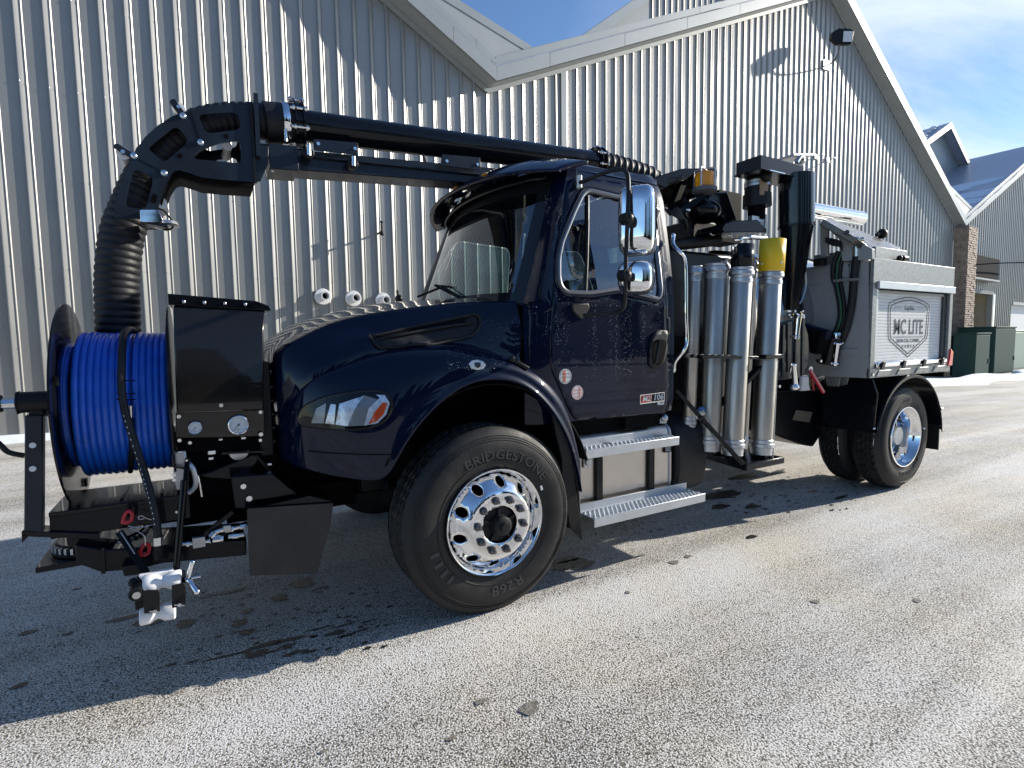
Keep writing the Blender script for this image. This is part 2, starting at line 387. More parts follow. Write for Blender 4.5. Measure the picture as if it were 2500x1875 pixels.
bld = thing('metal_building', 'long grey corrugated metal building with a zigzag row of gabled roofs behind the truck', 'building', B(20, 0, 0))
PER = .372
def rib_profile(u0):
    """one pitch of the sheet: raised rib with sloped sides, pan, small bead"""
    p = [(0, 0), (.140, 0), (.152, -.030), (.166, -.035), (.180, -.030), (.226, -.005), (.238, 0), (.246, -.011), (.256, -.011), (.270, 0)]
    return [(u0+a, d) for a, d in p]
def sheet(u0, n, bottom, top, parent, name='wall_panel', cut=None):
    mb = MB(); prof = []
    for i in range(n): prof += rib_profile(u0+i*PER)
    prof.append((u0+n*PER, 0))
    for hi in ([None] if cut is None else cut(u0, u0+n*PER)):
        pass
    lo = [B(u, d, bottom(u)) for u, d in prof]; hi_ = [B(u, d, top(u)) for u, d in prof]
    mb.grid([lo, hi_]); o = mb.build(name, wallm, parent, ang=20); return o
def gnd(u): return gz(B(u, 0, 0).x)-.3
u = -7.6-PER*3*13
while u < 36.4:
    n = 3 if u+3*PER < 36.45 else max(1, int((36.45-u)/PER))
    sheet(u, n, gnd, lambda q: roofz(q)-.02, bld); u += n*PER
    if n < 3: break
# seam cover strip near the second valley of ribs
MB().prism([B(7.62, -.045, -.3), B(7.80, -.045, -.3), B(7.80, -.045, roofz(7.8)-.05), B(7.62, -.045, roofz(7.62)-.05)], BD*.04).build('seam_strip', trimm, bld)
# gable three wall with a doorway and a lower opening
dL, dR = BW(2097, 640, 0)[0], BW(2142, 640, 0)[0]; dT = 4.15
eL = BW(2188, 660, 0)[0]; eT = BW(2192, 657, 0)[1]
u = 37.3
while u < 60:
    n = 3; uc = u+n*PER/2
    bot = (lambda q: dT) if dL-.2 < uc < dR+.2 else (lambda q: eT) if uc > eL else gnd
    sheet(u, n, bot, lambda q: roofz(q)-.02, bld); u += n*PER
MB().box(0, 0, 0, 1, 1, 1)
# doorway reveal and inner wall
dw = MB(); uL, uR = dL-.1, dR+.15
dw.add([B(uL, 0, -2), B(uL, 0, dT), B(uL, 2.6, dT), B(uL, 2.6, -2), B(uR, 0, -2), B(uR, 0, dT), B(uR, 2.6, dT), B(uR, 2.6, -2)], [(0, 1, 2, 3), (4, 7, 6, 5), (1, 5, 6, 2), (3, 2, 6, 7)])
dwo = dw.build('doorway', beige, bld, smooth=False)
for a, w_ in ((uL-.12, .24), (uR-.12, .24)): MB().prism([B(a, -.06, -2), B(a+w_, -.06, -2), B(a+w_, -.06, dT+.1), B(a, -.06, dT+.1)], BD*.3).build('door_jamb', trimm, bld)
MB().prism([B(uL, -.06, dT-.05), B(uR, -.06, dT-.05), B(uR, -.06, dT+.18), B(uL, -.06, dT+.18)], BD*.3).build('lintel', trimd, bld)
pp = MB().tube([B(uL+.6, 2.4, 2.6), B(uR-.5, 2.4, 2.6)], .05); pp.tube([B(uL+1.4, 2.3, 3.9), B(uL+1.4, 2.3, 2.2), B(uL+1, 2.3, 1.6), B(uL+1, 2.3, .9)], .05); pp.tube([B(uL+.5, 2.3, 2.2), B(uL+1, 2.3, 1.6), B(uL+1.6, 2.3, 2.4)], .05); pp.build('pipework', trimd, bld)
lo_ = MB(); lo_.add([B(eL, .25, -2), B(60, .25, -2), B(60, .25, eT+.1), B(eL, .25, eT+.1)], [(0, 1, 2, 3)]); lo_.build('recessed_wall', shutm, bld, smooth=False)
MB().prism([B(eL-.15, -.05, eT-.05), B(60, -.05, eT-.05), B(60, -.05, eT+.15), B(eL-.15, -.05, eT+.15)], BD*.35).build('lintel', trimm, bld)

# roofs: slab, soffit and two rows of fascia boards per slope
OH = .45
def slope(u0, z0, u1, z1, joints):
    # slab
    sb = MB().prism([B(u0, -OH+.02, z0+.02), B(u1, -OH+.02, z1+.02), B(u1, -OH+.02, z1+.40), B(u0, -OH+.02, z0+.40)], BD*26); so_ = sb.build('roof_slope', roofm, bld, smooth=False)
    sf = MB().add([B(u0, -OH, z0-.012), B(u1, -OH, z1-.012), B(u1, .03, z1-.012), B(u0, .03, z0-.012)], [(0, 1, 2, 3)]); sf.build('soffit', trimm, bld, smooth=False)
    MB().prism([B(u0, -.075, z0-.14), B(u1, -.075, z1-.14), B(u1, -.075, z1-.02), B(u0, -.075, z0-.02)], BD*.05).build('wall_trim', trimm, bld, smooth=False)
    for (ha, hb, off, js) in ((0, .35, 0, joints), (.355, .60, .05, [j+.37 for j in joints])):
        cuts = [0]+[j for j in js if j < 1]+[1]
        for a, b in zip(cuts, cuts[1:]):
            ua, ub = u0+(u1-u0)*a+(.004 if a else 0), u0+(u1-u0)*b; za, zb = z0+(z1-z0)*a, z0+(z1-z0)*b
            MB().prism([B(ua, -OH-.03+off, za+ha), B(ub, -OH-.03+off, zb+ha), B(ub, -OH-.03+off, zb+hb), B(ua, -OH-.03+off, za+hb)], BD*.04).build('fascia_board', trimm, bld, bevel=.006, seg=1)
for (a, b) in zip(ROOF, ROOF[1:]):
    up = b[1] > a[1]; L_ = math.hypot(b[0]-a[0], b[1]-a[1]); js = [k*3.0/L_+.10 for k in range(int(L_/3.0)+1)]
    slope(a[0], a[1]-.02, b[0], b[1]-.02, js)
# valley crickets
for vu, s_ in ((5.25, 1.0), (36.6, 1.0)):
    vz = roofz(vu)
    ck = MB().add([B(vu-.05, -OH+.015, vz+.42), B(vu-2.0*s_, -OH+.1, vz+1.65*s_), B(vu+1.15*s_, -OH+.1, vz+.98*s_)], [(0, 1, 2)]); ck.build('valley_flashing', trimm, bld, smooth=False)
    MB().prism([B(vu-2.1*s_, -OH+.08, vz+1.66*s_), B(vu+1.15*s_, -OH+.08, vz+.96*s_), B(vu+1.15*s_, -OH+.08, vz+1.16*s_), B(vu-2.3*s_, -OH+.08, vz+1.92*s_)], BD*.05).build('valley_flashing', trimm, bld, bevel=.005, seg=1)
# snow drifts on the third roof
sn = MB()
for k in range(26):
    a = random.uniform(0.02, .75); dd = random.uniform(.1, 9)*(1-a*.6); u_ = 36.9+a*11; w_ = random.uniform(.25, .9); l_ = random.uniform(1.2, 4)
    zt = roofz(u_)+.40
    ring = [(math.cos(t)*w_*random.uniform(.7, 1.2), math.sin(t)*l_*random.uniform(.7, 1.2)) for t in [i*math.pi/6 for i in range(12)]]
    ctr = B(u_, dd+l_*.4, zt+.10); pts = [B(u_+p, max(-.3, dd+l_*.4+q), lerp_tab(ROOF, u_+p)+.39) for p, q in ring]
    sn.add([ctr]+pts, [(0, i+1, (i+1) % 12+1) for i in range(12)])
sn.build('roof_snow', snowm, bld, stuff=True)
# raised monitors over the second and third roofs
def monitor(poly_top_l, peak, poly_top_r, d, depth, oh, zb, corr, name='roof_monitor'):
    o = MB(); l, p, r = poly_top_l, peak, poly_top_r; th = .28
    o.prism([B(l[0], d, l[1]), B(p[0], d, p[1]), B(p[0], d, p[1]-th), B(l[0], d, l[1]-th)], BD*depth); o.prism([B(p[0]+.002, d, p[1]), B(r[0], d, r[1]), B(r[0], d, r[1]-th), B(p[0]+.002, d, p[1]-th)], BD*depth)
    mo = o.build(name, roofm, bld, smooth=False)
    f_ = MB(); f_.prism([B(l[0], d-.05, l[1]-.02), B(p[0], d-.05, p[1]-.02), B(p[0], d-.05, p[1]-th-.15), B(l[0], d-.05, l[1]-th-.15)], BD*.045); f_.prism([B(p[0]+.003, d-.05, p[1]-.02), B(r[0], d-.05, r[1]-.02), B(r[0], d-.05, r[1]-th-.15), B(p[0]+.003, d-.05, p[1]-th-.15)], BD*.045); f_.build('monitor_fascia', trimm, mo, smooth=False)
    tz = lambda q: lerp_tab([l, p, r], q)-th
    if corr:
        mb = MB(); prof = []; q = l[0]+oh
        q = BW(1402, 40, d+oh)[0]; MB().add([B(l[0]+oh, d+oh, zb), B(l[0]+oh, d+oh, tz(l[0]+oh)), B(q-.01, d+oh, tz(q)), B(q-.01, d+oh, zb)], [(0, 1, 2, 3)]).build('monitor_wall', trimm, mo, smooth=False)
        while q < r[0]-oh: prof += rib_profile(q); q += PER
        mb.grid([[B(a, d+oh+b, zb) for a, b in prof], [B(a, d+oh+b, tz(a)) for a, b in prof]]); mb.build('monitor_wall', wallm, mo, ang=20)
    else:
        a0, a1 = l[0]+oh, r[0]-oh; MB().add([B(a0, d+oh, zb), B(a0, d+oh, tz(a0)), B(p[0], d+oh, tz(p[0])), B(a1, d+oh, tz(a1)), B(a1, d+oh, zb)], [(0, 1, 2, 3, 4)]).build('monitor_wall', trimm, mo, smooth=False)
    # soffit
    MB().add([B(l[0], d, l[1]-th-.01), B(p[0], d, p[1]-th-.01), B(p[0], d+oh, p[1]-th-.01), B(l[0], d+oh, l[1]-th-.01)], [(0, 1, 2, 3)]).build('monitor_soffit', trimm, mo, smooth=False)
    return mo
a_ = BW(1226, 97, 3.0); b_ = BW(1366, 0, 3.0); sl_ = (b_[1]-a_[1])/(b_[0]-a_[0]); pk = (a_[0]+8.5, a_[1]+8.5*sl_)
monitor((a_[0]-1, a_[1]-sl_), pk, (pk[0]+9.5, pk[1]-9.5*sl_), 3.0, 9, .3, 10, True)
p_ = BW((2200+630/5.183)*.8848, (280+95/5.183)*.8848, 4.0); l_ = BW((2200+325/5.183)*.8848, (280+318/5.183)*.8848, 4.0); r_ = BW((2200+850/5.183)*.8848, (280+570/5.183)*.8848, 4.0)
sl_ = (p_[1]-l_[1])/(p_[0]-l_[0]); sr_ = (p_[1]-r_[1])/(r_[0]-p_[0])
m3 = monitor((l_[0], l_[1]), p_, (p_[0]+6, p_[1]-6*sr_), 4.0, 7, .6, 9, False)
sn2 = MB()
for k in range(6):
    t = .1+k*.15; uu = l_[0]+(p_[0]-l_[0])*t; zc = l_[1]+(p_[1]-l_[1])*t
    sn2.ball(B(uu, 4.3+random.random()*.5, zc+.03), .32, 8, (1.3, .8, .35))
sn2.build('monitor_snow', snowm, m3, stuff=True)

# brick pier between the second and third gables
cu0, cu1 = 36.35, 37.75
pier = thing('brick_pier', 'rough brown brick pier between two gabled walls at the valley of the roofs', 'pier', B((cu0+cu1)/2, -.3, -1))
MB().prism([B(cu0+.02, -.68, -1.4), B(cu1-.02, -.68, -1.4), B(cu1-.02, -.68, 7.7), B(cu0+.02, -.68, 7.7)], BD*.66).build('pier_core', mortar, pier, smooth=False)
bk = MB(); z = -1.4; row = 0
while z < 7.55:
    x = cu0-(.0 if row % 2 else .2)
    while x < cu1:
        xa, xb = max(x, cu0)+.008, min(x+.4, cu1)-.008
        if xb-xa > .05:
            j = random.uniform(0, .035); bk.prism([B(xa, -.69-j, z), B(xb, -.69-j, z), B(xb, -.69-j*.6, z+.105), B(xa, -.69-j*.6, z+.105)], BD*.1)
        x += .4
    for s_ in (0, 1):
        dA = -.68+s_*.33+.005; bk.prism([B(cu0-random.uniform(0, .02), dA, z), B(cu0+.06, dA, z), B(cu0+.06, dA, z+.105), B(cu0-.01, dA, z+.105)], BD*.32)
    z += .125; row += 1
bk.build('brick', brickm, pier, smooth=False, stuff=True)

# dark canopy box fixed high beside the pier
c0 = BW(2104, 548, -.5); c1 = BW(2157, 606, -.5)
cb = thing('wall_canopy', 'dark box canopy mounted on the wall above the open doorway beside the pier', 'canopy', B(c0[0], -.7, c0[1]))
MB().prism([B(c0[0], -.5, c1[1]), B(c1[0], -.5, c1[1]), B(c1[0], -.5, c0[1]), B(c0[0], -.5, c0[1])], BD*.45).build('canopy_body', mat('canopy_dark', (.02, .022, .028), .7, spec=.02), cb, bevel=.02)
MB().prism([B(c0[0]-.3, -.56, c1[1]-.10), B(c1[0]+.05, -.56, c1[1]-.10), B(c1[0]+.05, -.56, c1[1]), B(c0[0]-.3, -.56, c1[1])], BD*.5).build('canopy_rail', trimm, cb)
cab_ = MB().tube(smoothpath([B(37.6, -.75, BW(2080, 566, -.75)[1]), B(44, -.9, BW(2160, 560, -.9)[1]), B(56, -1.4, BW(2212, 548, -1.4)[1]+.3)], 6), .035, 6)
tag(cab_.build('power_cable', mat('cable_dark', (.01, .01, .012), .8, spec=.0)), 'thin dark cable strung from the brick pier along the far wall', 'cable')

# green switchgear on a concrete kerb in front of gable three
kz = gz(38)
tag(MB().prism([B(36.6, -3.2, kz-.05), B(60, -3.2, kz-.05), B(60, -3.2, kz+.16), B(36.6, -3.2, kz+.16)], BD*3.0).build('concrete_plinth', conc, bevel=.02), 'low concrete plinth under the green cabinets at the far wall', 'plinth')
def cabinet(x0, x1, y0, y1, d, dep, label, m, split=None, g=None):
    a = BW(x0, y0, d); b = BW(x1, y1, d); zb = kz+.163; h = a[1]-b[1]
    t = thing('electrical_cabinet', label, 'cabinet', B((a[0]+b[0])/2, d+dep/2, zb), group='cabinets beside the far wall')
    MB().prism([B(a[0], d, zb), B(b[0], d, zb), B(b[0], d, a[1]), B(a[0], d, a[1])], BD*dep).build('cabinet_body', m, t, bevel=.02)
    MB().prism([B(a[0]-.05, d-.06, a[1]), B(b[0]+.05, d-.06, a[1]), B(b[0]+.05, d-.06, a[1]+.07), B(a[0]-.05, d-.06, a[1]+.07)], BD*(dep+.1)).build('cabinet_top', m, t, bevel=.01)
    ns = split or 2
    for k in range(ns):
        q0 = a[0]+(b[0]-a[0])*k/ns+.04; q1 = a[0]+(b[0]-a[0])*(k+1)/ns-.04
        dr_ = MB().prism([B(q0, d-.03, zb+.08), B(q1, d-.03, zb+.08), B(q1, d-.03, a[1]-.06), B(q0, d-.03, a[1]-.06)], BD*.028).build('cabinet_door', m, t, bevel=.008)
        MB().prism([B(q1-.14, d-.07, zb+.7), B(q1-.10, d-.07, zb+.7), B(q1-.10, d-.07, zb+.95), B(q1-.14, d-.07, zb+.95)], BD*.04).build('handle', trimd, dr_)
    return t
dgreen = mat('dark_green', (.012, .020, .019), .6, spec=.1)
cabinet(2074, 2106, 727, 800, -1.0, .8, 'small dark slatted cabinet standing next to the brick pier', dgreen, 1)
cabinet(2108, 2134, 722, 800, -2.4, .9, 'narrow green electrical cabinet in front of the open doorway', greenp, 1)
cabinet(2150, 2188, 708, 805, -2.2, 1.6, 'large dark green electrical cabinet right of the doorway', mat('mid_green', (.035, .07, .062), .6, spec=.12), 1)
cabinet(2190, 2240, 716, 806, -1.6, .3, 'pale green double door cabinet at the right edge of the picture', mat('pale_green', (.16, .27, .24), .4), 2)
def snowbank(name, pts, h, label, seed):
    random.seed(seed); mb = MB(); rows = []
    n = len(pts)
    for i, (p, w) in enumerate(pts):
        p = Vector(p); q = Vector(pts[min(i+1, n-1)][0])-Vector(pts[max(i-1, 0)][0]); q.normalize(); s_ = V(-q.y, q.x, 0)
        prof = [(-1, -.03), (-.85, .35), (-.5, .75), (-.15, 1), (.2, .9), (.6, .7), (.9, .3), (1, -.03)]; hh = h*random.uniform(.55, 1.1)*(0.25 if i in (0, n-1) else 1)
        rows.append([p+s_*a*w*random.uniform(.8, 1.15)+V(0, 0, b*hh*random.uniform(.8, 1.1)) for a, b in prof])
    o = mb.grid(rows).build(name, snowm, stuff=True, ang=80); o['label'] = label
    md = o.modifiers.new('s', 'SUBSURF'); md.levels = 2; md.render_levels = 2
    return o
snowbank('snow_bank', [(V(B(-7.5+i*.55, -.15, 0).x, B(-7.5+i*.55, -.15, 0).y, 0), .16+.1*random.random()) for i in range(14)], .16, 'low strip of snow along the foot of the wall at left', 3)
snowbank('snow_bank', [(V(B(20+i*1.3, -3.5+.3*math.sin(i), 0).x, B(20+i*1.3, -3.5+.3*math.sin(i), 0).y, gz(20+i*1.3)), .7+.5*random.random()) for i in range(28)], .34, 'ploughed snow bank in front of the far cabinets behind the rear wheel', 5)
sp = MB()
for a, b in ((36.9, 38.6), (40.0, 42.6)):
    sp.ball(B((a+b)/2, -2.9, kz+.17), 1, 14, ((b-a)*.5, .35, .22))
o = sp.build('plinth_snow', snowm, stuff=True, ang=80); o['label'] = 'small heaps of snow lying on the concrete plinth'

# floodlight on a bent conduit
fl = thing('floodlight', 'black floodlight on a bent arm high on the second gable', 'floodlight', BP(1787, 142, 0))
arm = [BP(1784, 143, -.02), BP(1800, 133, -.35), BP(1809, 120, -.62), BP(1813, 105, -.75), BP(1813, 96, -.78)]
MB().tube(smoothpath(arm, 6), .035, 8).build('arm', trimd, fl)
MB().prism([BP(1780, 128, -.06), BP(1794, 133, -.06), BP(1792, 152, -.06), BP(1779, 148, -.06)], BD*.05).build('wall_plate', cast, fl)
hc = BP(1820, 80, -.85); hu = .42
hd = MB(); hv = [(-.42, -.05), (-.38, .20), (-.15, .34), (.30, .30), (.44, .22), (.36, -.28), (.12, -.30), (-.2, -.26)]
fr_ = (V(-.55, -.8, -.25)).normalized(); ru = fr_.cross(V(0, 0, 1)).normalized()*-1; uu = ru.cross(fr_)*-1
hd.prism([hc+ru*-1*a*-1+V(0, 0, b) for a, b in hv], fr_*-.22); ho = hd.build('lamp_head', satin, fl, bevel=.02)
lc = hc+fr_*.004+ru*.14+V(0, 0, .02)
MB().prism([lc+ru*a+V(0, 0, b) for a, b in ((-.13, -.2), (.19, -.22), (.25, .17), (-.11, .2))], fr_*.02).build('lamp_glass', stick, ho)

# three white PVC vents and a dark hook on the wall
for i, (px, py) in enumerate(((697, 641), (763, 645), (827, 649))):
    c = BP(px, py, -.05); dd = (V(-.25, -1, -.02)).normalized()
    t = thing('vent_pipe', ['leftmost of the three white plastic vent pipes poking out of the wall', 'middle one of the three white plastic vent pipes poking out of the wall', 'rightmost white plastic vent pipe, half hidden behind the truck hood'][i], 'vent pipe', c, group='white vent pipes in the wall')
    MB().lathe(c+BD*.03, -BD, [(0, .165), (.02, .175), (.06, .175), (.075, .165), (.075, .09), (.0, .09)], 36).build('flange', pvc, t)
    MB().lathe(c, -BD, [(.05, .092), (.26, .092), (.26, .072), (.0, .072)], 28).build('pipe', pvc, t)
    MB().lathe(c, -BD, [(.02, .075), (.03, .0)], 20).build('pipe_interior', satin, t)
hk = MB(); p0 = BP(816, 505, -.02); p1 = p0-BD*.28
hk.cyl(p0, p1, .022, n=10); hk.cyl(p1+V(0, 0, -.06), p1+V(0, 0, .20), .024, n=10); hk.cyl(p1+V(0, 0, .20), p1+V(0, 0, .225), .04, n=10); hk.ball(p1+V(0, 0, -.05), .045, 10)
tag(hk.build('wall_hydrant_pipe', satin), 'small dark upright pipe stub fixed on the ribbed wall above the hood', 'pipe stub')
for i, (px, py) in enumerate(((1762, 338), (1788, 345))):
    p0 = BP(px, py, -.02); t = thing('wall_bracket', ['left of the two small metal brackets on the wall above the air box', 'right of the two small metal brackets on the wall above the air box'][i], 'bracket', p0, group='small brackets on the wall')
    m_ = MB().bar(p0, p0-BD*.32+V(0, 0, -.03), .03, .03); m_.bar(p0-BD*.28-BU*.05, p0-BD*.28+BU*.12, .04, .03); m_.build('bracket_arm', cast, t)
    MB().prism([p0+BD*.01+BU*-.12+V(0, 0, -.1), p0+BD*.01+BU*.1+V(0, 0, -.1), p0+BD*.01+BU*.1+V(0, 0, .08), p0+BD*.01-BU*.12+V(0, 0, .08)], -BD*.04).build('bracket_plate', cast, t)
for i in range(2):
    p0 = BP(2052+i*3, 600+i*18, -.5)
# wall screws: tiny, in rows
scs = MB(); rng = random.Random(11)
for z in (1.55, 2.9, 4.4, 5.9, 7.4, 9.2, 11.2):
    q = -7.6+.135; k = 0
    while q < 30:
        if z < roofz(q)-.3:
            for off, d in ((.031, -.035), (.115, -.011)):
                if rng.random() < .75: scs.ball(B(q+off, d, z+rng.uniform(-.02, .02)), .011, 6)
        q += PER; k += 1
scs.build('wall_screws', zinc, bld, stuff=True)

# conifers across the yard, behind the camera: what the mirrors and the paint reflect
def conifer(x, y, h, seed, proto=None):
    if proto is None:
        rg = random.Random(seed); t = thing('pine_tree', 'tall dark conifer across the yard', 'tree', (x, y, 0), group='conifers across the yard behind the camera')
        MB().cyl((x, y, 0), (x, y, h*.9), .22, .05, 8).build('trunk', barkm, t)
        mb = MB()
        for i in range(2600):
            k = rg.random()**.8; z = h*(.02+.98*k); r = (1-k)*h*.24*rg.uniform(.35, 1.1); a = rg.uniform(0, 2*math.pi); c = V(x+math.cos(a)*r, y+math.sin(a)*r, z)
            s_ = rg.uniform(.7, 1.5); v1 = V(rg.uniform(-1, 1), rg.uniform(-1, 1), rg.uniform(-.6, .2)).normalized()*s_; v2 = V(rg.uniform(-1, 1), rg.uniform(-1, 1), rg.uniform(-.6, .2)).normalized()*s_
            mb.add([c-v1*.5, c+v1*.5, c+v2], [(0, 1, 2)])
        mb.build('crown', treem, t, smooth=False); return t
    c = proto.copy(); COL.objects.link(c); c.location = (x, y, 0); s_ = h/14; c.scale = (s_*.9, s_*.9, s_); c.rotation_euler = (0, 0, seed)
    for ch in proto.children:
        d = ch.copy(); COL.objects.link(d); d.parent = c; d.matrix_parent_inverse = ch.matrix_parent_inverse.copy()
    return c
pr = conifer(-30, -34, 14, 1)
for i in range(26): conifer(-32+i*3.0+random.uniform(-.8, .8), -34+random.uniform(-6, 4), random.uniform(10, 17), i+2, pr)

# ================================================================== TRUCK
TL = 'dark navy truck with a black suction boom over its cab and a blue hose reel'
T = thing('vacuum_truck', TL, 'truck', (2.0, 1.2, 0))
CY = 1.2   # centre line of the truck

# ---- wheels
def arc_text(s_, r, size, a_mid, yface, c, depth=.0025, xs=1.0, flip=False):
    """raised lettering bent round a wheel; a_mid in degrees, 90 = top"""
    mb = text_mb(s_, size, depth, xs=xs)
    out = []
    for v in mb.v:
        if not flip: a = R(a_mid)-v.x/r; rr = r+v.y
        else: a = R(a_mid)-v.x/r; rr = r+v.y
        out.append(c+V(math.cos(a)*rr, -yface-v.z, math.sin(a)*rr))
    mb.v = out; return mb
def tyre(c, r, w, tread, name, parent, flip=1):
    """c = centre on the outer side plane; the tyre extends w along +y*flip"""
    prof = [(.030, .292), (.012, .300), (.004, .318), (-.004, .345), (-.010, .385), (-.012, .42), (-.006, .455), (.004, .480), (.012, .497), (.022, r-.022), (.034, r-.008), (.046, r-.001)]
    prof = [(d, rr*(r/.535) if rr > .31 else rr) for d, rr in prof]
    mb = MB(); mb.lathe(c, V(0, flip, 0), prof, 96)
    mb.lathe(c+V(0, flip*w, 0), V(0, -flip, 0), prof, 96)
    # fine rings on the side wall
    for rr in (.352, .462, .474, .486):
        rr *= r/.535; mb.lathe(c, V(0, flip, 0), [(lerp_tab([(b, a) for a, b in sorted(prof, key=lambda q: q[1])], rr)+.002, rr-.0025), (lerp_tab([(b, a) for a, b in sorted(prof, key=lambda q: q[1])], rr)-.003, rr), (lerp_tab([(b, a) for a, b in sorted(prof, key=lambda q: q[1])], rr)+.002, rr+.0025)], 96)
    NA = 336; ny = 40; rows = []
    y0, y1 = .046, w-.046
    for i in range(NA):
        a = 2*math.pi*i/NA; row = []
        for j in range(ny+1):
            t = j/ny; d = 0
            if tread == 'rib':
                for gcen in (.20, .37, .63, .80):
                    if abs(t-gcen) < .024: d = .018
                k = (i+int(6*abs((t*5) % 1-.5))) % 6
                if k < 2 and d == 0 and .03 < t < .97: d = .009
            else:
                zig = .012*math.sin(a*42)
                for gcen in (.16, .38, .62, .84):
                    if abs(t+zig-gcen) < .022: d = .014
                ph = (i+(4 if int((t+zig)*4.6) % 2 else 0)+int(3*math.sin(t*20))) % 8
                if ph < 2: d = .014
            if t < .02 or t > .98: d = .002
            rr = r-d-.004*(2*t-1)**2
            row.append(c+V(math.cos(a)*rr, flip*(y0+(y1-y0)*t), math.sin(a)*rr))
        rows.append(row)
    rows.append(rows[0]); mb.grid(rows)
    return mb.build(name, rubber, parent, ang=28)
def annulus_with_holes(c, prof_fn, r0, r1, holes, m, name, parent, flip=1, nseg=72):
    out = [(math.cos(2*math.pi*i/nseg)*r1, math.sin(2*math.pi*i/nseg)*r1) for i in range(nseg)]
    inn = [(math.cos(2*math.pi*i/nseg)*r0, math.sin(2*math.pi*i/nseg)*r0) for i in range(nseg)]
    hs = [inn]+[[(hx+math.cos(2*math.pi*i/20)*hr, hz+math.sin(2*math.pi*i/20)*hr) for i in range(20)] for hx, hz, hr in holes]
    mb = panel(out, hs, lambda a, b: c+V(a, flip*prof_fn(math.hypot(a, b)), b), .017)
    return mb.build(name, m, parent, ang=60, solid=.012)
WC = V(0, 0, .522)
fw = tyre(WC, .535, .315, 'rib', 'front_wheel', T)
arc_text('BRIDGESTONE', .380, .074, 76, .010, WC, xs=1.18).build('tyre_lettering', mat('tyre_letter', (.045, .045, .046), .42), fw, smooth=False)
arc_text('R268', .388, .080, -81, .010, WC, xs=1.25).build('tyre_lettering', MAT['tyre_letter'], fw, smooth=False)
tb = MB()
for k, a in enumerate((196, 205, 214, 222)):
    aa = R(a); tb.bar(WC+V(math.cos(aa)*.365, -.0115, math.sin(aa)*.365), WC+V(math.cos(aa)*.415, -.0125, math.sin(aa)*.415), .004, .022, up=(-math.sin(aa), 0, math.cos(aa)))
tb.build('tyre_lettering', MAT['tyre_letter'], fw)
rp = MB().lathe(WC, V(0, 1, 0), [(.012, .296), (.004, .304), (-.006, .305), (-.012, .300), (-.010, .292), (.004, .285), (.022, .278), (.034, .270)], 72); rp.lathe(WC, V(0, 1, 0), [(.034, .270), (.05, .268), (.12, .262), (.30, .262), (.30, .30)], 72)
rim = rp.build('rim', chrome, fw, ang=50)
def dome(r): return smooth_tab([(.10, -.052), (.186, -.052), (.192, -.047), (.205, -.034), (.225, -.018), (.245, .004), (.262, .024), (.272, .036)], r)
hh = [(math.cos(R(k*36+12))*.233, math.sin(R(k*36+12))*.233, .0275) for k in range(10)]
annulus_with_holes(WC, dome, .104, .271, hh, chrome, 'wheel_disc', fw)
MB().lathe(WC, V(0, 1, 0), [(.09, .262), (.10, .0)], 32).build('brake_drum', dark, fw)
nutm = mat('lug_nut_steel', (.16, .15, .15), .38, .9)
def lugnut(c, parent, m, flip=-1):
    mb = MB(); d = V(0, flip, 0); mb.cyl(c, c+d*.006, .023, n=16); mb.cyl(c+d*.006, c+d*.026, .0185, .0175, n=6); mb.cyl(c+d*.026, c+d*.042, .0105, .0095, n=10); mb.ball(c+d*.026, .016, 8, (1, .5, 1))
    return mb.build('lug_nut', m, parent, ang=30)
n0 = None
for k in range(10):
    a = R(k*36-6); c = WC+V(math.cos(a)*.143, -.052, math.sin(a)*.143)
    if n0 is None: n0 = lugnut(c, fw, nutm); c0_ = c
    else: inst(n0, 'lug_nut', fw, Matrix.Translation(c-c0_))
hb = MB().lathe(WC, V(0, -1, 0), [(-.06, .104), (.02, .103), (.03, .096), (.032, .06), (.055, .056), (.085, .052), (.092, .040), (.094, .026), (.112, .024), (.114, .0)], 36)
for k in range(5):
    a = R(k*72+20); hb.bar(WC+V(math.cos(a)*.055, -.036, math.sin(a)*.055), WC+V(math.cos(a)*.097, -.036, math.sin(a)*.097), .016, .022, up=(0, 1, 0))
hb.build('hub_cap', plast, fw, ang=40)
MB().cyl(WC+V(.028, -.05, .0), WC+V(.028, -.051, 0), .001, n=4)
# balance weight
MB().bar(WC+V(.30, -.014, .14), WC+V(.292, -.014, .165), .006, .012).build('balance_weight', stick, fw)
# rear duals
RC = V(4.641, 0, .522)
rw = tyre(RC, .525, .27, 'lug', 'rear_wheel', T)
rw2 = tyre(RC+V(0, .33, 0), .525, .27, 'lug', 'inner_rear_wheel', T)
arc_text('BRIDGESTONE', .375, .055, -75, .010, RC, xs=1.2).build('tyre_lettering', MAT['tyre_letter'], rw, smooth=False)
arc_text('M726', .375, .055, 92, .010, RC, xs=1.2).build('tyre_lettering', MAT['tyre_letter'], rw, smooth=False)
MB().lathe(RC, V(0, 1, 0), [(.02, .296), (.006, .304), (-.006, .305), (-.012, .300), (-.010, .290), (.01, .283), (.03, .272), (.045, .262), (.06, .252), (.14, .250), (.175, .238), (.180, .225)], 72).build('rim', chrome, rw, ang=50)
annulus_with_holes(RC, lambda r: .18+.02*(r-.1)/.13, .10, .236, [(math.cos(R(k*36))*.205, math.sin(R(k*36))*.205, .026) for k in range(10)], chrome, 'wheel_disc', rw)
for k in range(10):
    a = R(k*36+18); c = RC+V(math.cos(a)*.143, .19, math.sin(a)*.143); inst(n0, 'lug_nut', rw, Matrix.Translation(c-c0_))
MB().lathe(RC, V(0, -1, 0), [(-.19, .1), (-.09, .098), (-.06, .09), (-.055, .0)], 30).build('hub_cap', cast, rw, ang=40)
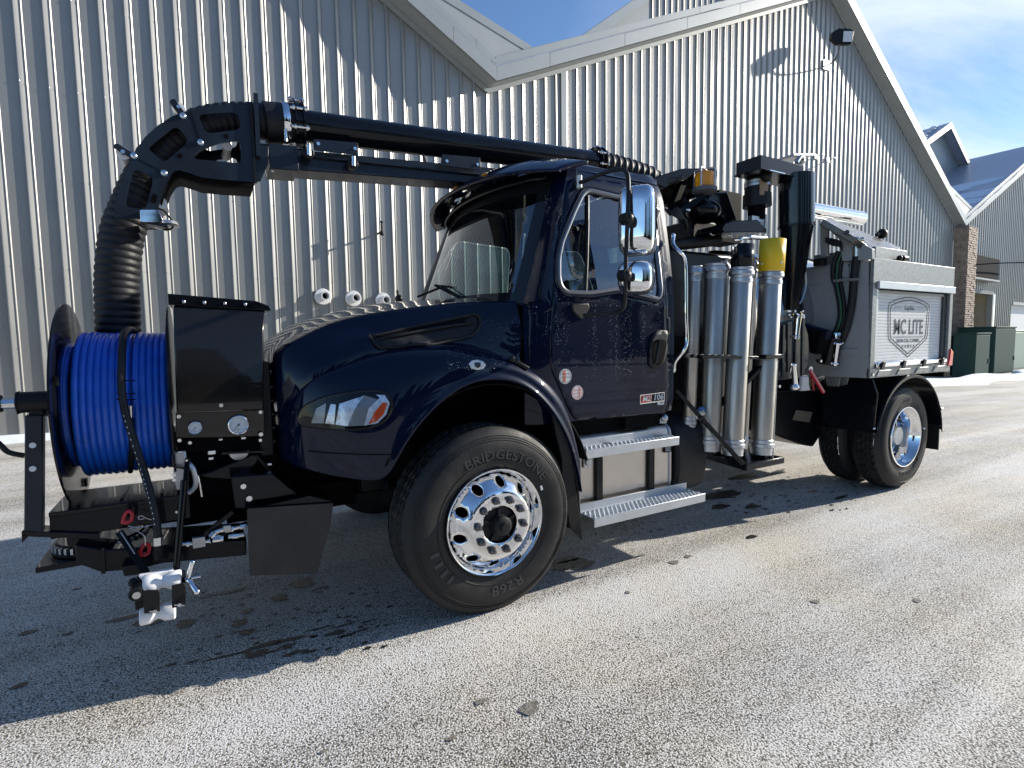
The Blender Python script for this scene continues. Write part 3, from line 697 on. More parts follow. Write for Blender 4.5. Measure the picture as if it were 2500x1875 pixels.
# the other side, seen under the truck
def mirror_copy(o, parent=None):
    c = o.copy(); COL.objects.link(c); c.parent = T
    M = Matrix.Translation((2*o_c[0], 2*CY, 0)) @ Matrix.Rotation(math.pi, 4, 'Z')
    c.matrix_parent_inverse = PM[T.name].inverted(); c.matrix_basis = M; PM[c.name] = M; return c
for o, xx in ((fw, 0), (rw, 4.641), (rw2, 4.641)):
    o_c = (xx,); mirror_copy(o)

# ---- frame and running gear
ch = MB()
for y in (.74, 1.60): ch.box(-1.25, y, .72, 6.0, y+.07, .98)
for x in (-.4, .9, 2.2, 3.4, 5.0, 5.9): ch.box(x, .80, .78, x+.10, 1.62, .92)
ch.build('chassis_frame', dark, T, bevel=.006)
ax = MB(); ax.cyl((0, .3, .50), (0, 2.1, .50), .06, n=12); ax.box(-.06, .5, .42, .06, 1.9, .53); ax.cyl((4.641, .5, .522), (4.641, 1.9, .522), .09, n=14); ax.ball((4.641, 1.2, .522), .24, 16); ax.cyl((1.2, 1.2, .66), (4.4, 1.2, .58), .055, n=12); ax.build('axles', dark, T)
en = MB(); en.box(-.75, .86, .62, .95, 1.56, 1.45); en.box(-.55, .55, .95, .35, .86, 1.25); en.build('engine_filler', dark, T, bevel=.03)  # unseen dark boxes for the engine block, added to block the light
st = MB(); st.tube([(-.5, .42, .72), (-.35, .5, .62), (0, .55, .55)], .03); st.box(-.62, .46, .68, -.30, .62, .92); st.cyl((-.35, .6, .80), (.2, .6, .72), .045); st.build('steering_gear', satin, T, bevel=.006)
rb = MB().box(-.60, .56, .66, -.46, .60, .70); rb.cyl((-.56, .53, .68), (-.56, .53, .71), .02); rb.build('spring_hanger', redp, T)
sp_ = MB()
for k in range(4): sp_.box(-.85+.1*k, .72, .60+k*.015, .85-.1*k, .80, .612+k*.015)
sp_.build('leaf_spring', dark, T)
# inner wheel arch liner
li = MB(); rows = []
for k in range(15):
    a = R(18+k*9.5); rows.append([V(math.cos(a)*.70+.0, y, .56+math.sin(a)*.74) for y in (.02, .20, .42, .62)])
li.grid(rows).build('wheel_arch_liner', dark, T, solid=.01)
MB().box(-.9, .64, .75, .75, .66, 1.45).build('inner_fender_wall', dark, T)

# ---- hood and fenders: lofted skins
HX = [-1.055, -1.05, -1.042, -1.032, -1.02, -1.0, -.97, -.92, -.85, -.77, -.69, -.60, -.52, -.44, -.36, -.28, -.20, -.12, -.04, .04, .12, .19, .25, .29]
zc_t = [(-1.055, 1.44), (-1.042, 1.50), (-1.022, 1.53), (-.99, 1.56), (-.80, 1.675), (-.40, 1.785), (0, 1.83), (.29, 1.85)]
cr_z = [(-1.055, 1.41), (-1.042, 1.465), (-1.022, 1.495), (-.99, 1.52), (-.75, 1.635), (-.43, 1.705), (0, 1.755), (.29, 1.765)]
cr_y = [(-1.055, .56), (-1.042, .46), (-1.022, .415), (-.98, .40), (-.90, .39), (-.6, .37), (-.1, .345), (.12, .30), (.29, .245)]
fz_t = [(-1.055, 1.04), (-1.035, 1.11), (-1.00, 1.215), (-.94, 1.325), (-.79, 1.405), (-.6, 1.47), (-.44, 1.50), (-.18, 1.515), (.05, 1.48), (.25, 1.41), (.41, 1.31), (.50, 1.22), (.56, 1.10), (.60, .95)]
lz_t = [(-1.115, .97), (-1.05, .94), (-.95, .905), (-.80, .87), (-.64, .845), (-.60, .86), (-.53, .98), (-.45, 1.09), (-.33, 1.205), (-.20, 1.285), (-.07, 1.32), (.12, 1.305), (.27, 1.23), (.40, 1.10), (.50, .94), (.56, .78), (.60, .60)]
yo_t = [(-1.055, .58), (-1.042, .45), (-1.022, .37), (-.98, .26), (-.90, .175), (-.80, .10), (-.68, .045), (-.55, .012), (-.3, .0), (.6, .0)]
def hood_row(x):
    zc, zr, yr = smooth_tab(zc_t, x), smooth_tab(cr_z, x), smooth_tab(cr_y, x); zf = smooth_tab(fz_t, x); yo = smooth_tab(yo_t, x)
    yb = .235-.045*max(0, min(1, (x+.25)/.54)); yv = max(yb, yo+.06); yv = min(yv, yr-.01)
    pts = [(CY, zc), (1.0, zc-.003), (.8, zc-.012), (.62, zc-.03), (.50, zr+.022), (yr+.03, zr+.010), (yr, zr), (yr-.012, zr-.012), (yr-.024, zr-.035), (yr-.05, zr*.72+zf*.28), (yr-.068, (zr+zf)/2), (yv+.012, zf+.05), (yv, zf+.012), (yv, zf-.02)]
    return [V(x, y, z) for y, z in pts]
def mirror(mb):
    o = MB(); o.v = [V(v.x, 2*CY-v.y, v.z) for v in mb.v]; o.f = [tuple(reversed(f)) for f in mb.f]; return o
hr = [hood_row(x) for x in HX]
hm = MB().grid(hr); full = MB().add(hm.v, hm.f); mm = mirror(hm); full.add(mm.v, mm.f)
hood = full.build('hood', navy, T, ang=50)
FX = [-1.055, -1.05, -1.042, -1.032, -1.02, -1.0, -.97, -.92, -.85, -.77, -.71, -.65, -.60, -.56, -.52, -.47, -.41, -.35, -.28, -.20, -.12, -.04, .04, .12, .19, .25, .31, .37, .42, .46, .50, .54, .57, .60]
def fender_row(x):
    zf, zl, yo = smooth_tab(fz_t, x), smooth_tab(lz_t, x), smooth_tab(yo_t, x); yr = smooth_tab(cr_y, x); zf = max(zf, zl+.08)
    yb = .235-.045*max(0, min(1, (x+.25)/.54)); yv = min(max(yb, yo+.06), yr-.01); h = zf-zl; w = max(yv-yo, .02)
    fl_ = max(0, min(1, (x+.75)/.25))*.012
    P = [(yv+.01, zf-.03), (yv, zf-.004), (yv-w*.10, zf+.002), (yv-w*.28, zf-.006), (yv-w*.50, zf-.022*(h/.2)**.5), (yo+w*.27, zf-h*.22), (yo+w*.12, zf-h*.38), (yo+w*.05, zf-h*.55), (yo+w*.02+fl_*.6, zf-h*.72), (yo+fl_*.5, zf-h*.86), (yo-fl_*.4, zl+.012), (yo-fl_*.4, zl), (yo+.008, zl-.006), (yo+.045, zl)]
    return [V(x, y, z) for y, z in P]
fm = MB().grid([fender_row(x) for x in FX]); fender = fm.build('fender', navy, T, ang=55)
md = fender.modifiers.new('s', 'SUBSURF'); md.levels = 1; md.render_levels = 1
f2 = mirror(fm).build('fender', navy, T, ang=55)
# nose: front face and grille
nf = MB(); xs_ = -1.13
for sgn in (1,):
    rows = []
    for z in (.92, 1.0, 1.08, 1.16, 1.24, 1.32, 1.36):
        yo = .60+.0*(z); rows.append([V(-1.055, yo-.02, z), V(-1.06, yo+.02, z), V(-1.065, .70, z)])
    q = MB().grid(rows); nf.add(q.v, q.f); q2 = mirror(q); nf.add(q2.v, q2.f)
nf.build('grille_surround', navy, T)
MB().box(-1.06, .60, .92, -1.04, 1.80, 1.42).build('grille_backing', dark, T)
for k in range(6):
    z = .98+k*.072; b_ = MB(); b_.prism([(-1.125, .47, z), (-1.055, .47, z+.035), (-1.055, .47, z+.052), (-1.13, .47, z+.022)], (0, 1.46, 0)); b_.build('grille_bar', black, T, bevel=.004)
for y in (.46, .70, 1.2, 1.7): MB().box(-1.135, y, .95, -1.07, y+.03, 1.44).build('grille_post', satin, T, bevel=.005)
# hood rear closing ring (dark shut line)
sh = MB().tube([V(.300, p.y+.010, p.z-.012) for p in hr[-1][:-1]], .012, 6); sh.build('hood_seal', dark, T)
# ray hits on a skin
def bvh_of(objs_mb):
    vs = []; fs = []
    for mb in objs_mb:
        o = len(vs); vs += mb.v; fs += [tuple(i+o for i in f) for f in mb.f]
    return BVHTree.FromPolygons([tuple(v) for v in vs], fs)
BV_F = bvh_of([fm, hm])
def hit(bv, px, py, off=.004, dflt=None):
    d = ray(px, py).normalized(); loc, nrm, i, dist = bv.ray_cast(CAM, d)
    if loc is None: return dflt
    if nrm.dot(d) > 0: nrm = -nrm
    return loc+nrm*off
def decal(bv, poly, off, step=.03, dflt_y=.03):
    """skin a photographed outline onto a surface; pts in picture units"""
    sc = 1.0
    def lift(a, b):
        h = hit(bv, a, b, off)
        return h if h is not None else A(a, b, y=dflt_y)
    return panel(poly, [], lift, step)
def Zt(ox, oy, sc, pts):  # zoomed picture coordinates -> 2212 wide
    return [((ox+a/sc)*.8848, (oy+b/sc)*.8848) for a, b in pts]
HLp = Zt(600, 650, 2.765, [(362, 1045), (385, 975), (440, 925), (560, 880), (700, 855), (850, 840), (930, 850), (975, 890), (985, 940), (965, 1005), (900, 1065), (780, 1095), (640, 1098), (480, 1085), (400, 1070)])
hl = decal(BV_F, rounded(HLp, 8), .004, 9).build('headlight', dark, T, ang=80)
hs_ = smoothpath([V(a, b, 0) for a, b in HLp], 5, True)
MB().tube([hit(BV_F, p.x, p.y, .008, A(p.x, p.y, y=.05)) for p in hs_[:-1]], .0075, 8, closed=True).build('headlight_rim', satin, hl)
refm = mat('reflector', (.85, .88, .94), .30, .6, cvar=.25, cscale=40); refm2 = mat('reflector_grey', (.30, .30, .31), .35, .5)
def hlp(pts, m, off, nm): decal(BV_F, Zt(600, 650, 2.765, pts), off, 8).build(nm, m, hl, ang=80)
hlp([(540, 1060), (575, 930), (610, 935), (600, 1068)], refm, .006, 'reflector')
hlp([(610, 1068), (635, 930), (800, 875), (740, 960), (690, 1080)], refm, .0075, 'reflector')
hlp([(690, 1080), (740, 960), (800, 872), (905, 905), (840, 960), (800, 1075)], refm2, .006, 'reflector')
hlp([(800, 1075), (830, 960), (905, 890), (880, 870), (940, 872), (972, 925), (950, 1000), (890, 1060)], refm, .009, 'reflector')
hlp([(830, 1065), (870, 985), (925, 920), (958, 925), (930, 1000), (880, 1050)], orange, .012, 'turn_reflector')
hlp([(445, 1058), (480, 960), (545, 925), (530, 1060)], refm2, .005, 'reflector')
gl_ = decal(BV_F, rounded(HLp, 8), .018, 9); gl_.build('lens', lens, hl, ang=80)
# hood scoop
scp = Zt(600, 650, 2.765, [(835, 478), (890, 475), (1200, 400), (1500, 335), (1560, 335), (1582, 365), (1570, 420), (1530, 465), (1450, 492), (1180, 540), (940, 555), (900, 553)])
sc_o = decal(BV_F, rounded(scp, 6), .006, 10).build('air_scoop', plast, T, ang=80, solid=.004)
decal(BV_F, Zt(600, 650, 2.765, [(905, 470), (1100, 425), (1475, 355), (1475, 392), (1160, 448), (915, 488)]), .013, 10).build('scoop_mesh', dark, sc_o, ang=80)
spts = Zt(600, 650, 2.765, [(890, 505), (1050, 475), (1250, 435), (1420, 405), (1500, 392), (1545, 375)])
MB().tube([hit(BV_F, a, b, .016, A(a, b, y=.3)) for a, b in spts], [.004, .008, .009, .009, .008, .004], 8).build('scoop_rib', plast, sc_o)
so_ = smoothpath([V(a, b, 0) for a, b in scp], 3, True)
MB().tube([hit(BV_F, p.x, p.y, .010, A(p.x, p.y, y=.3)) for p in so_[:-1]], .009, 8, closed=True).build('scoop_lip', plast, sc_o)
# fender marker
mk = Zt(600, 650, 2.765, [(1505, 660), (1520, 642), (1560, 634), (1600, 645), (1617, 668), (1600, 692), (1560, 700), (1520, 690)])
mo = decal(BV_F, mk, .007, 5).build('fender_badge', stick, T, ang=80, solid=.006)
decal(BV_F, Zt(600, 650, 2.765, [(1540, 655), (1580, 655), (1580, 675), (1560, 688), (1542, 675)]), .011, 5).build('badge_shield', grt, mo)
# hood latch and fender hinge bits
p0 = hit(BV_F, *Zt(600, 650, 2.765, [(1790, 640)])[0], .012, A(1164, 780, y=.12)); p1 = hit(BV_F, *Zt(600, 650, 2.765, [(1900, 700)])[0], .012, A(1195, 800, y=.10))
la = MB().bar(p0, p1, .02, .018); la.ball(p0, .02, 10); la.build('hood_latch', plast, T, bevel=.003)
# thin dark line along the lower fender crease
sm = [hit(BV_F, a, b, .0025, A(a, b, y=.1)) for a, b in Zt(600, 650, 2.765, [(420, 1245), (600, 1262), (800, 1270), (1035, 1272)])]
MB().tube(smoothpath(sm, 4), .0028, 6).build('fender_crease_line', dark, T)

# mud flap behind the front wheel
fp = [A(1186, 850, y=.015), A(1215, 890, y=.015), A(1232, 930, y=.015), A(1238, 1000, y=.015), A(1250, 1100, y=.015), A(1259, 1167, y=.015), A(1232, 1140, y=.015), A(1216, 1050, y=.015), A(1214, 990, y=.015), A(1200, 930, y=.015)]
MB().prism(fp, (0, .02, 0)).build('fender_extension', satin, T, bevel=.004)
fx = [(x, z) for x, z in ((.50, 1.02), (.56, .85), (.595, .62), (.615, .33))]
MB().grid([[V(x, y, z) for y in (.02, .25, .5)] for x, z in fx]).build('mud_flap', satin, T, solid=.012)

# ---- cab
def tumble(z): 
    t = max(0, (z-1.74)/.80); return .115*t**1.25
def yside(x, z):
    y = .115+tumble(z)+.010*((z-1.35)/.4)**2*(1 if z < 1.74 else 0)*.5
    if z > 2.52: y += .9*(z-2.52)**1.6
    xd = xdoor(z)-.02
    if x < xd: y += 1.15*(xd-x)**1.55
    if x > 1.44: y += 1.2*(x-1.44)**1.7
    return y
def xdoor(z): return lerp_tab([(1.0, .46), (1.45, .46), (1.75, .475), (2.0, .515), (2.2, .565), (2.4, .62), (2.5, .655), (2.7, .70)], z)
def Sd(x, z, off=0): return V(x, yside(x, z)-off, z)
def side_at(px, py, off=0):
    y = .15
    for _ in range(8): p = A(px, py, y=y); y = yside(p.x, p.z)-off
    return p
door_out = rounded([(.455, 1.36), (.455, 1.55), (.478, 1.76), (.52, 2.0), (.57, 2.2), (.665, 2.50), (.70, 2.545), (.78, 2.565), (1.40, 2.60), (1.455, 2.55), (1.475, 2.25), (1.48, 1.75), (1.475, 1.05), (1.44, 1.01), (.645, 1.025), (.60, 1.08), (.52, 1.24)], .04, 4)
wpx = Zt(950, 380, 2.947, [(1425, 250), (1385, 285), (1330, 400), (1240, 620), (1215, 740), (1215, 880), (1230, 945), (1275, 985), (1440, 990), (1640, 960)])
wpts = [side_at(*q) for q in wpx]
win = [(p.x, p.z) for p in wpts]+[(1.36, 1.80), (1.385, 1.86), (1.385, 2.40), (1.35, 2.46)]
win = win[::-1]; win = rounded(win, .03, 3)
def grow(poly, d):
    c = sum((Vector(p) for p in poly), Vector((0, 0)))/len(poly); out = []
    n = len(poly)
    for i in range(n):
        a, b = Vector(poly[i-1]), Vector(poly[(i+1) % n]); t = (b-a).normalized(); nn = Vector((t.y, -t.x)); p = Vector(poly[i])
        if (p-c).dot(nn) < 0: nn = -nn
        out.append(tuple(p+nn*d))
    return out
cab_out = [(.302, 1.02), (.302, 1.745), (.40, 1.765), (.42, 1.85), (.475, 2.02), (.545, 2.22), (.62, 2.42), (.67, 2.55), (.72, 2.66), (1.50, 2.70), (1.525, 2.5), (1.535, 1.8), (1.53, 1.10), (1.50, 1.02)]
def lift_side(off, m=False): return (lambda a, b: V(a, 2*CY-(yside(a, b)-off), b)) if m else (lambda a, b: Sd(a, b, off))
door_hole = grow(door_out, .0045)
shell = panel(cab_out, [door_hole], lift_side(0), .045); cabo = shell.build('cab_side', navy, T, ang=60)
panel(cab_out, [grow(win, .012)], lift_side(0, True), .06).build('cab_side', navy, T, ang=60)
winout = grow(win, .006)
dr = panel(door_out, [winout], lift_side(.001), .04).build('door', navy, T, ang=60, solid=.02)
MB().tube([Sd(a, b, -.012) for a, b in subdiv(door_out, .05)], .012, 6, closed=True).build('door_seal', dark, dr)
# window frame, divider and glass
wf = MB().tube([Sd(a, b, .006) for a, b in win], .016, 8, closed=True); wf.build('window_frame', mat('frame_grey', (.20, .21, .23), .3, .8), dr)
wch = MB().tube([Sd(a, b, .010) for a, b in grow(win, .022)], .0085, 8, closed=True); wch.build('window_bead', navy, dr)
panel(win, [], lift_side(-.004), .06).build('window', sdglass, dr, ang=80)
panel(win, [], lift_side(-.004, True), .06).build('passenger_window', sdglass, T, ang=80)
dv = [side_at(*q) for q in Zt(950, 380, 2.947, [(1425, 290), (1425, 520), (1420, 740), (1410, 975)])]
MB().tube([p+V(0, -.004, 0) for p in dv], .011, 8).build('window_divider', plast, dr)
# belt crease below window handled by a slim moulding line
# pillar + windscreen from horizontal contours
ZS = [1.765, 1.85, 1.95, 2.05, 2.15, 2.25, 2.35, 2.45, 2.55, 2.62]
def xg(z): return lerp_tab([(1.765, .385), (2.55, .665), (2.62, .69)], z)   # glass edge, driver side
def yg(z): return .30+tumble(z)*.75
def ws(z, t):      # t 0..1 across the glass
    y0 = yg(z); y = y0+(2*CY-2*y0)*t; e = 1-(2*t-1)**2; return V(xg(z)-.175*e**.8, y, z+.02*e)
glass_rows = [[ws(z, j/24) for j in range(25)] for z in ZS]
MB().grid(glass_rows).build('windscreen', wsglass, T, ang=80)
def strip(z, m):
    x0, z0 = lerp_tab([(1.74, .38), (1.85, .42), (2.02, .475), (2.22, .545), (2.42, .62), (2.55, .67), (2.66, .72)], z), z
    p = Sd(x0, z); q = ws(z, .0); c = (p+q)/2+V(-.012, -.006, 0)
    row = [p, p*.6+c*.4+V(-.004, -.004, 0), c, q*.6+c*.4, q+V(-.004, 0, 0)]
    return [V(v.x, 2*CY-v.y if m else v.y, v.z) for v in row]
for m_ in (False, True): MB().grid([strip(z, m_) for z in ZS]).build('door_pillar', navy, T, ang=70)
# black glass border
bd = MB()
for t0, t1 in ((0, .045), (.955, 1)):
    q = MB().grid([[ws(z, t)+V(-.003, 0, 0) for t in (t0, (t0+t1)/2, t1)] for z in ZS]); bd.add(q.v, q.f)
q = MB().grid([[ws(z, j/24)+V(-.003, 0, 0) for j in range(25)] for z in (1.765, 1.80, 1.835)]); bd.add(q.v, q.f)
q = MB().grid([[ws(z, j/24)+V(-.003, 0, 0) for j in range(25)] for z in (2.50, 2.56, 2.62)]); bd.add(q.v, q.f)
bd.build('windscreen_border', blackglass, T, ang=80)
# cowl in front of the windscreen
cw = MB().grid([[V(.29, .33, 1.745), V(.29, .6, 1.80), V(.29, CY, 1.835), V(.29, 1.8, 1.80), V(.29, 2.07, 1.745)], [ws(1.765, t)+V(-.01, 0, -.012) for t in (0, .25, .5, .75, 1)]])
cw.build('cowl', plast, T)
MB().grid([[V(.29, .17, 1.74), V(.29, .33, 1.748)], [Sd(.40, 1.765), ws(1.765, 0)]]).build('cowl_corner', navy, T)
wp = MB()
for (a, b, c) in ((Zt(950, 380, 2.947, [(560, 1042), (400, 945), (225, 1015)])), (Zt(950, 380, 2.947, [(520, 1030), (350, 935), (500, 950)]))):
    y_ = .9; wp.tube([A(*a, y=.75), A(*b, y=.95)+V(-.02, 0, 0)], .008, 6); wp.tube([A(*c, y=1.25)+V(-.02, 0, 0), A(*b, y=.95)+V(-.02, 0, 0)], .009, 6)
wp.build('windscreen_wiper', satin, T)
# roof
rr_ = []
for x, zt_, yy in ((.60, 2.70, .28), (.68, 2.78, .27), (.80, 2.80, .265), (.95, 2.80, .26), (1.15, 2.79, .26), (1.35, 2.775, .26), (1.47, 2.75, .265), (1.53, 2.70, .28)):
    row = []
    ze = 2.62 if x > .7 else 2.60
    for j in range(25):
        t = j/24; s2 = abs(2*t-1); y = yy+(2*CY-2*yy)*t; row.append(V(x, y, ze+(zt_-ze)*(1-s2**3.2)**.62))
    rr_.append(row)
MB().grid(rr_).build('roof', navy, T, ang=60)
# visor: curved blade with slots along the root
def vis(t, s_):   # t across 0..1, s_ 0 root .. 1 lip
    y = .20+(2.0)*t; e = 1-abs(2*t-1)**2.4
    root = V(.82-.14*e, y, 2.665+.155*e); lip = V(.60-.30*e, y, 2.585+.065*e)
    m_ = (root+lip)/2+V(-.01, 0, .045*e+.01)
    return root*(1-s_)**2+m_*2*s_*(1-s_)+lip*s_*s_
slots = []
for k in range(8):
    a = .10+k*.103; slots.append(rounded([(a, .20), (a+.075, .20), (a+.07, .42), (a+.01, .42)], .02, 3))
vz = panel([(0, 0), (1, 0), (1, 1), (0, 1)], [[(x, y) for x, y in s_] for s_ in slots], lambda a, b: vis(a, b), .045)
vo = vz.build('sun_visor', navy, T, ang=70, solid=.022)
MB().tube([vis(t/30, 1.0)+V(0, 0, -.010) for t in range(31)], .010, 8).build('visor_lip', navy, vo)
MB().grid([[ws(2.56, t/20)+V(-.06, 0, .02) for t in range(21)], [ws(2.62, t/20)+V(-.0, 0, .06) for t in range(21)]]).build('windscreen_header', black, T, solid=.02)
BV_V = bvh_of([vz])
for k, t in enumerate((.30, .5, .7)):
    c = vis(t, .80)+V(-.012, 0, -.012); MB().ball(c, .022, 12, (1.1, 1.7, .6)).build('cab_marker_light', amber, vo)
# back wall with window, floor, dash, seats
bw = panel([(.20, 1.02), (2.20, 1.02), (2.20, 2.0), (2.08, 2.68), (.32, 2.68), (.20, 2.0)], [rounded([(.60, 1.85), (1.80, 1.85), (1.80, 2.38), (.60, 2.38)], .06)], lambda a, b: V(1.535, a, b), .12); bw.build('cab_back', navy, T, solid=.02)
MB().grid([[V(1.53, .60, 1.85), V(1.53, 1.8, 1.85)], [V(1.53, .60, 2.38), V(1.53, 1.8, 2.38)]]).build('rear_window', sdglass, T)
MB().box(.30, .2, 1.0, 1.53, 2.2, 1.03).build('cab_floor', dark, T)
ds = MB().prism([(.42, .25, 1.60), (.36, .25, 1.76), (.52, .25, 1.80), (.70, .25, 1.72), (.74, .25, 1.50), (.5, .25, 1.4)], (0, 1.9, 0)); ds.build('dashboard', plast, T, bevel=.02)
for y in (.62, 1.78):
    s_ = MB(); s_.box(.98, y-.25, 1.30, 1.42, y+.25, 1.50); s_.build('seat_base', satin, T, bevel=.05); s_ = MB().bar((1.34, y, 1.5), (1.46, y, 2.12), .46, .14, up=(1, 0, 0)); s_.build('seat_back', satin, T, bevel=.05)
sw = MB(); cs = V(.86, .62, 1.74); ax_ = V(-.55, 0, .83).normalized(); u_, w_, _ = frame(ax_)
sw.tube([cs+(u_*math.cos(i*math.pi/12)+w_*math.sin(i*math.pi/12))*.22 for i in range(24)], .014, 8, closed=True)
for k in (0, 2.1, 4.2): sw.tube([cs, cs+(u_*math.cos(k)+w_*math.sin(k))*.22], .013, 6)
sw.tube([cs, cs-ax_*.25], .03, 8); sw.build('steering_wheel', satin, T)

# ---- door furniture
BV_D = bvh_of([panel(cab_out, [], lift_side(.001), .06)])
hx = [side_at(*q, .0) for q in Zt(950, 380, 2.947, [(1870, 1350), (1890, 1285), (1925, 1255), (1985, 1255), (2000, 1275), (1995, 1400), (1970, 1490), (1935, 1530), (1885, 1530), (1860, 1500)])]
hp = [(p.x, p.z) for p in hx]
ho_ = panel(rounded(hp, .02), [], lift_side(.004), .03).build('door_handle', plast, dr, solid=.008)
hi = [side_at(*q, .0) for q in Zt(950, 380, 2.947, [(1900, 1345), (1925, 1320), (1975, 1325), (1985, 1370), (1960, 1480), (1925, 1510), (1895, 1500), (1888, 1430)])]
panel(rounded([(p.x, p.z) for p in hi], .015), [], lift_side(.0145), .03).build('door_handle_recess_shade', dark, dr)  # dark sheet over the handle plate, the recess's shade put into its colour
h0, h1 = side_at(*Zt(950, 380, 2.947, [(1945, 1330)])[0], .03), side_at(*Zt(950, 380, 2.947, [(1915, 1490)])[0], .03)
MB().tube([h0+V(0, .025, 0), h0, h1, h1+V(0, .025, 0)], .011, 8).build('door_handle_grip', plast, dr)
lk = side_at(*Zt(950, 380, 2.947, [(1945, 1285)])[0], .006); MB().cyl(lk, lk+V(0, -.006, 0), .012, n=14).build('door_lock', zinc, dr)
# stickers
def sticker(px, py, r, ring, lines, tilt=0):
    c = side_at(px, py, .0012); n_ = 28
    so = panel([(c.x+math.cos(2*math.pi*i/n_)*r, c.z+math.sin(2*math.pi*i/n_)*r) for i in range(n_)], [], lift_side(.0025), .03).build('door_sticker', stick, dr, smooth=False)
    rg_ = panel([(c.x+math.cos(2*math.pi*i/n_)*r*.90, c.z+math.sin(2*math.pi*i/n_)*r*.90) for i in range(n_)], [[(c.x+math.cos(2*math.pi*i/n_)*r*.84, c.z+math.sin(2*math.pi*i/n_)*r*.84) for i in range(n_)]], lift_side(.0035), .03); rg_.build('sticker_ring', ring, so, smooth=False)
    def col_band(x0, x1, m): panel([(c.x+x0*r, c.z-.75*r), (c.x+x1*r, c.z-.75*r), (c.x+x1*r, c.z+.75*r), (c.x+x0*r, c.z+.75*r)], [], lift_side(.0032), .03).build('sticker_band', m, so, smooth=False)
    for i, (t_, z_, s_) in enumerate(lines):
        tm = text_mb(t_, s_, .0002); tm.v = [Sd(c.x+v.x, c.z+z_+v.y, .0042) for v in tm.v]; tm.build('sticker_text', grt if ring is not redt else redt, so, smooth=False)
    return so, col_band
pinkm = mat('salmon_print', (.62, .20, .12), .4)
s1, cb1 = sticker(1221, 813, .047, grt, [('CERTIFIED', .014, .0165), ('CLEAN IDLE', -.006, .0165), ('EPA  C', -.026, .013)]); cb1(-.42, .05, pinkm)
s2, cb2 = sticker(1247, 848, .045, redt, [('CERTIFIED', .014, .0165), ('CLEAN IDLE', -.006, .0165), ('CARB  C', -.026, .013)]); cb2(.25, .42, pinkm)
# model badge
bc = side_at(1409, 862, .002)
bo = panel([(bc.x-.115, bc.z-.028), (bc.x+.115, bc.z-.022), (bc.x+.115, bc.z+.042), (bc.x-.115, bc.z+.036)], [], lift_side(.004), .05).build('model_badge', chrome, dr, smooth=False)
panel([(bc.x-.108, bc.z-.022), (bc.x-.012, bc.z-.018), (bc.x-.012, bc.z+.034), (bc.x-.108, bc.z+.030)], [], lift_side(.006), .05).build('badge_field', redt, bo, smooth=False)
panel([(bc.x-.006, bc.z-.018), (bc.x+.108, bc.z-.016), (bc.x+.108, bc.z+.036), (bc.x-.006, bc.z+.034)], [], lift_side(.006), .05).build('badge_field', satin, bo, smooth=False)
for t_, dx, dz, s_ in (('M2', -.06, .006, .05), ('106', .05, .009, .056), ('PLUS', .075, -.036, .026)):
    tm = text_mb(t_, s_, .0004, shear=.15, bold=.0012); tm.v = [Sd(bc.x+dx+v.x*1.15, bc.z+dz+v.y, .009) for v in tm.v]; tm.build('badge_text', stick, bo, smooth=False)

# ---- mirrors
def mp_(px, py): return Zt(950, 380, 2.947, [(px, py)])[0]
MY = -.13
def shell_mirror(x0, x1, y0, y1, yy, nm, rnd):
    a = A(*mp_(x0, y0), y=yy); b = A(*mp_(x1, y1), y=yy); cx_, cz_ = (a.x+b.x)/2, (a.z+b.z)/2; hx_, hz_ = abs(b.x-a.x)/2*.80, abs(a.z-b.z)/2
    rows = []; N_ = 36; prof = [(-.055, .0), (-.055, .5), (-.05, .80), (-.035, .93), (-.01, .99), (.03, 1.0), (.075, .995), (.085, .97)]
    for d, k in prof:
        row = []
        for i in range(N_):
            t = 2*math.pi*i/N_; ex = 2/rnd; c_, s_ = math.cos(t), math.sin(t); px_ = math.copysign(abs(c_)**ex, c_)*hx_*k; pz_ = math.copysign(abs(s_)**ex, s_)*hz_*k
            row.append((px_, d, pz_))
        rows.append(row)
    # turned so that its chrome back looks forward and outward
    rot = Matrix.Rotation(R(-52), 3, 'Z')
    w3 = [[V(cx_, yy, cz_)+rot @ V(p[0]*1.0, p[1]*1.25, p[2]) for p in row] for row in rows]
    o = MB().grid(w3, True).build(nm, chrome, T, ang=60)
    g_ = [V(cx_, yy, cz_)+rot @ V(p[0]*.96, .10, p[2]*.96) for p in rows[-1]]; MB().add(g_, [tuple(range(N_))]).build('mirror_glass', blackglass, o, smooth=False)
    return V(cx_, yy, cz_)
m1 = shell_mirror(1655, 1900, 190, 725, MY, 'door_mirror', 5)
m2 = shell_mirror(1650, 1885, 745, 1000, MY, 'spot_mirror', 3.2)
mpt = [A(*mp_(1345, 200), y=.25), A(*mp_(1400, 185), y=.15), A(*mp_(1560, 120), y=.0), A(*mp_(1660, 100), y=-.09), A(*mp_(1710, 125), y=-.13), A(*mp_(1722, 220), y=-.16), A(*mp_(1715, 450), y=-.19), A(*mp_(1705, 700), y=-.19), A(*mp_(1700, 900), y=-.18), A(*mp_(1695, 1060), y=-.15), A(*mp_(1670, 1110), y=-.12), A(*mp_(1600, 1130), y=-.05), A(*mp_(1450, 1145), y=.05), A(*mp_(1400, 1150), y=.09)]
ma = MB().tube(smoothpath(mpt, 6), .0125, 10); mao = ma.build('mirror_arm', plast, T)
for q in ((1718, 450), (1703, 860)): c_ = A(*mp_(*q), y=-.19); MB().cyl(c_+V(0, .04, 0), c_+V(0, -.02, 0), .035, n=16).ball(c_, .036, 10).build('mirror_clamp', plast, mao)
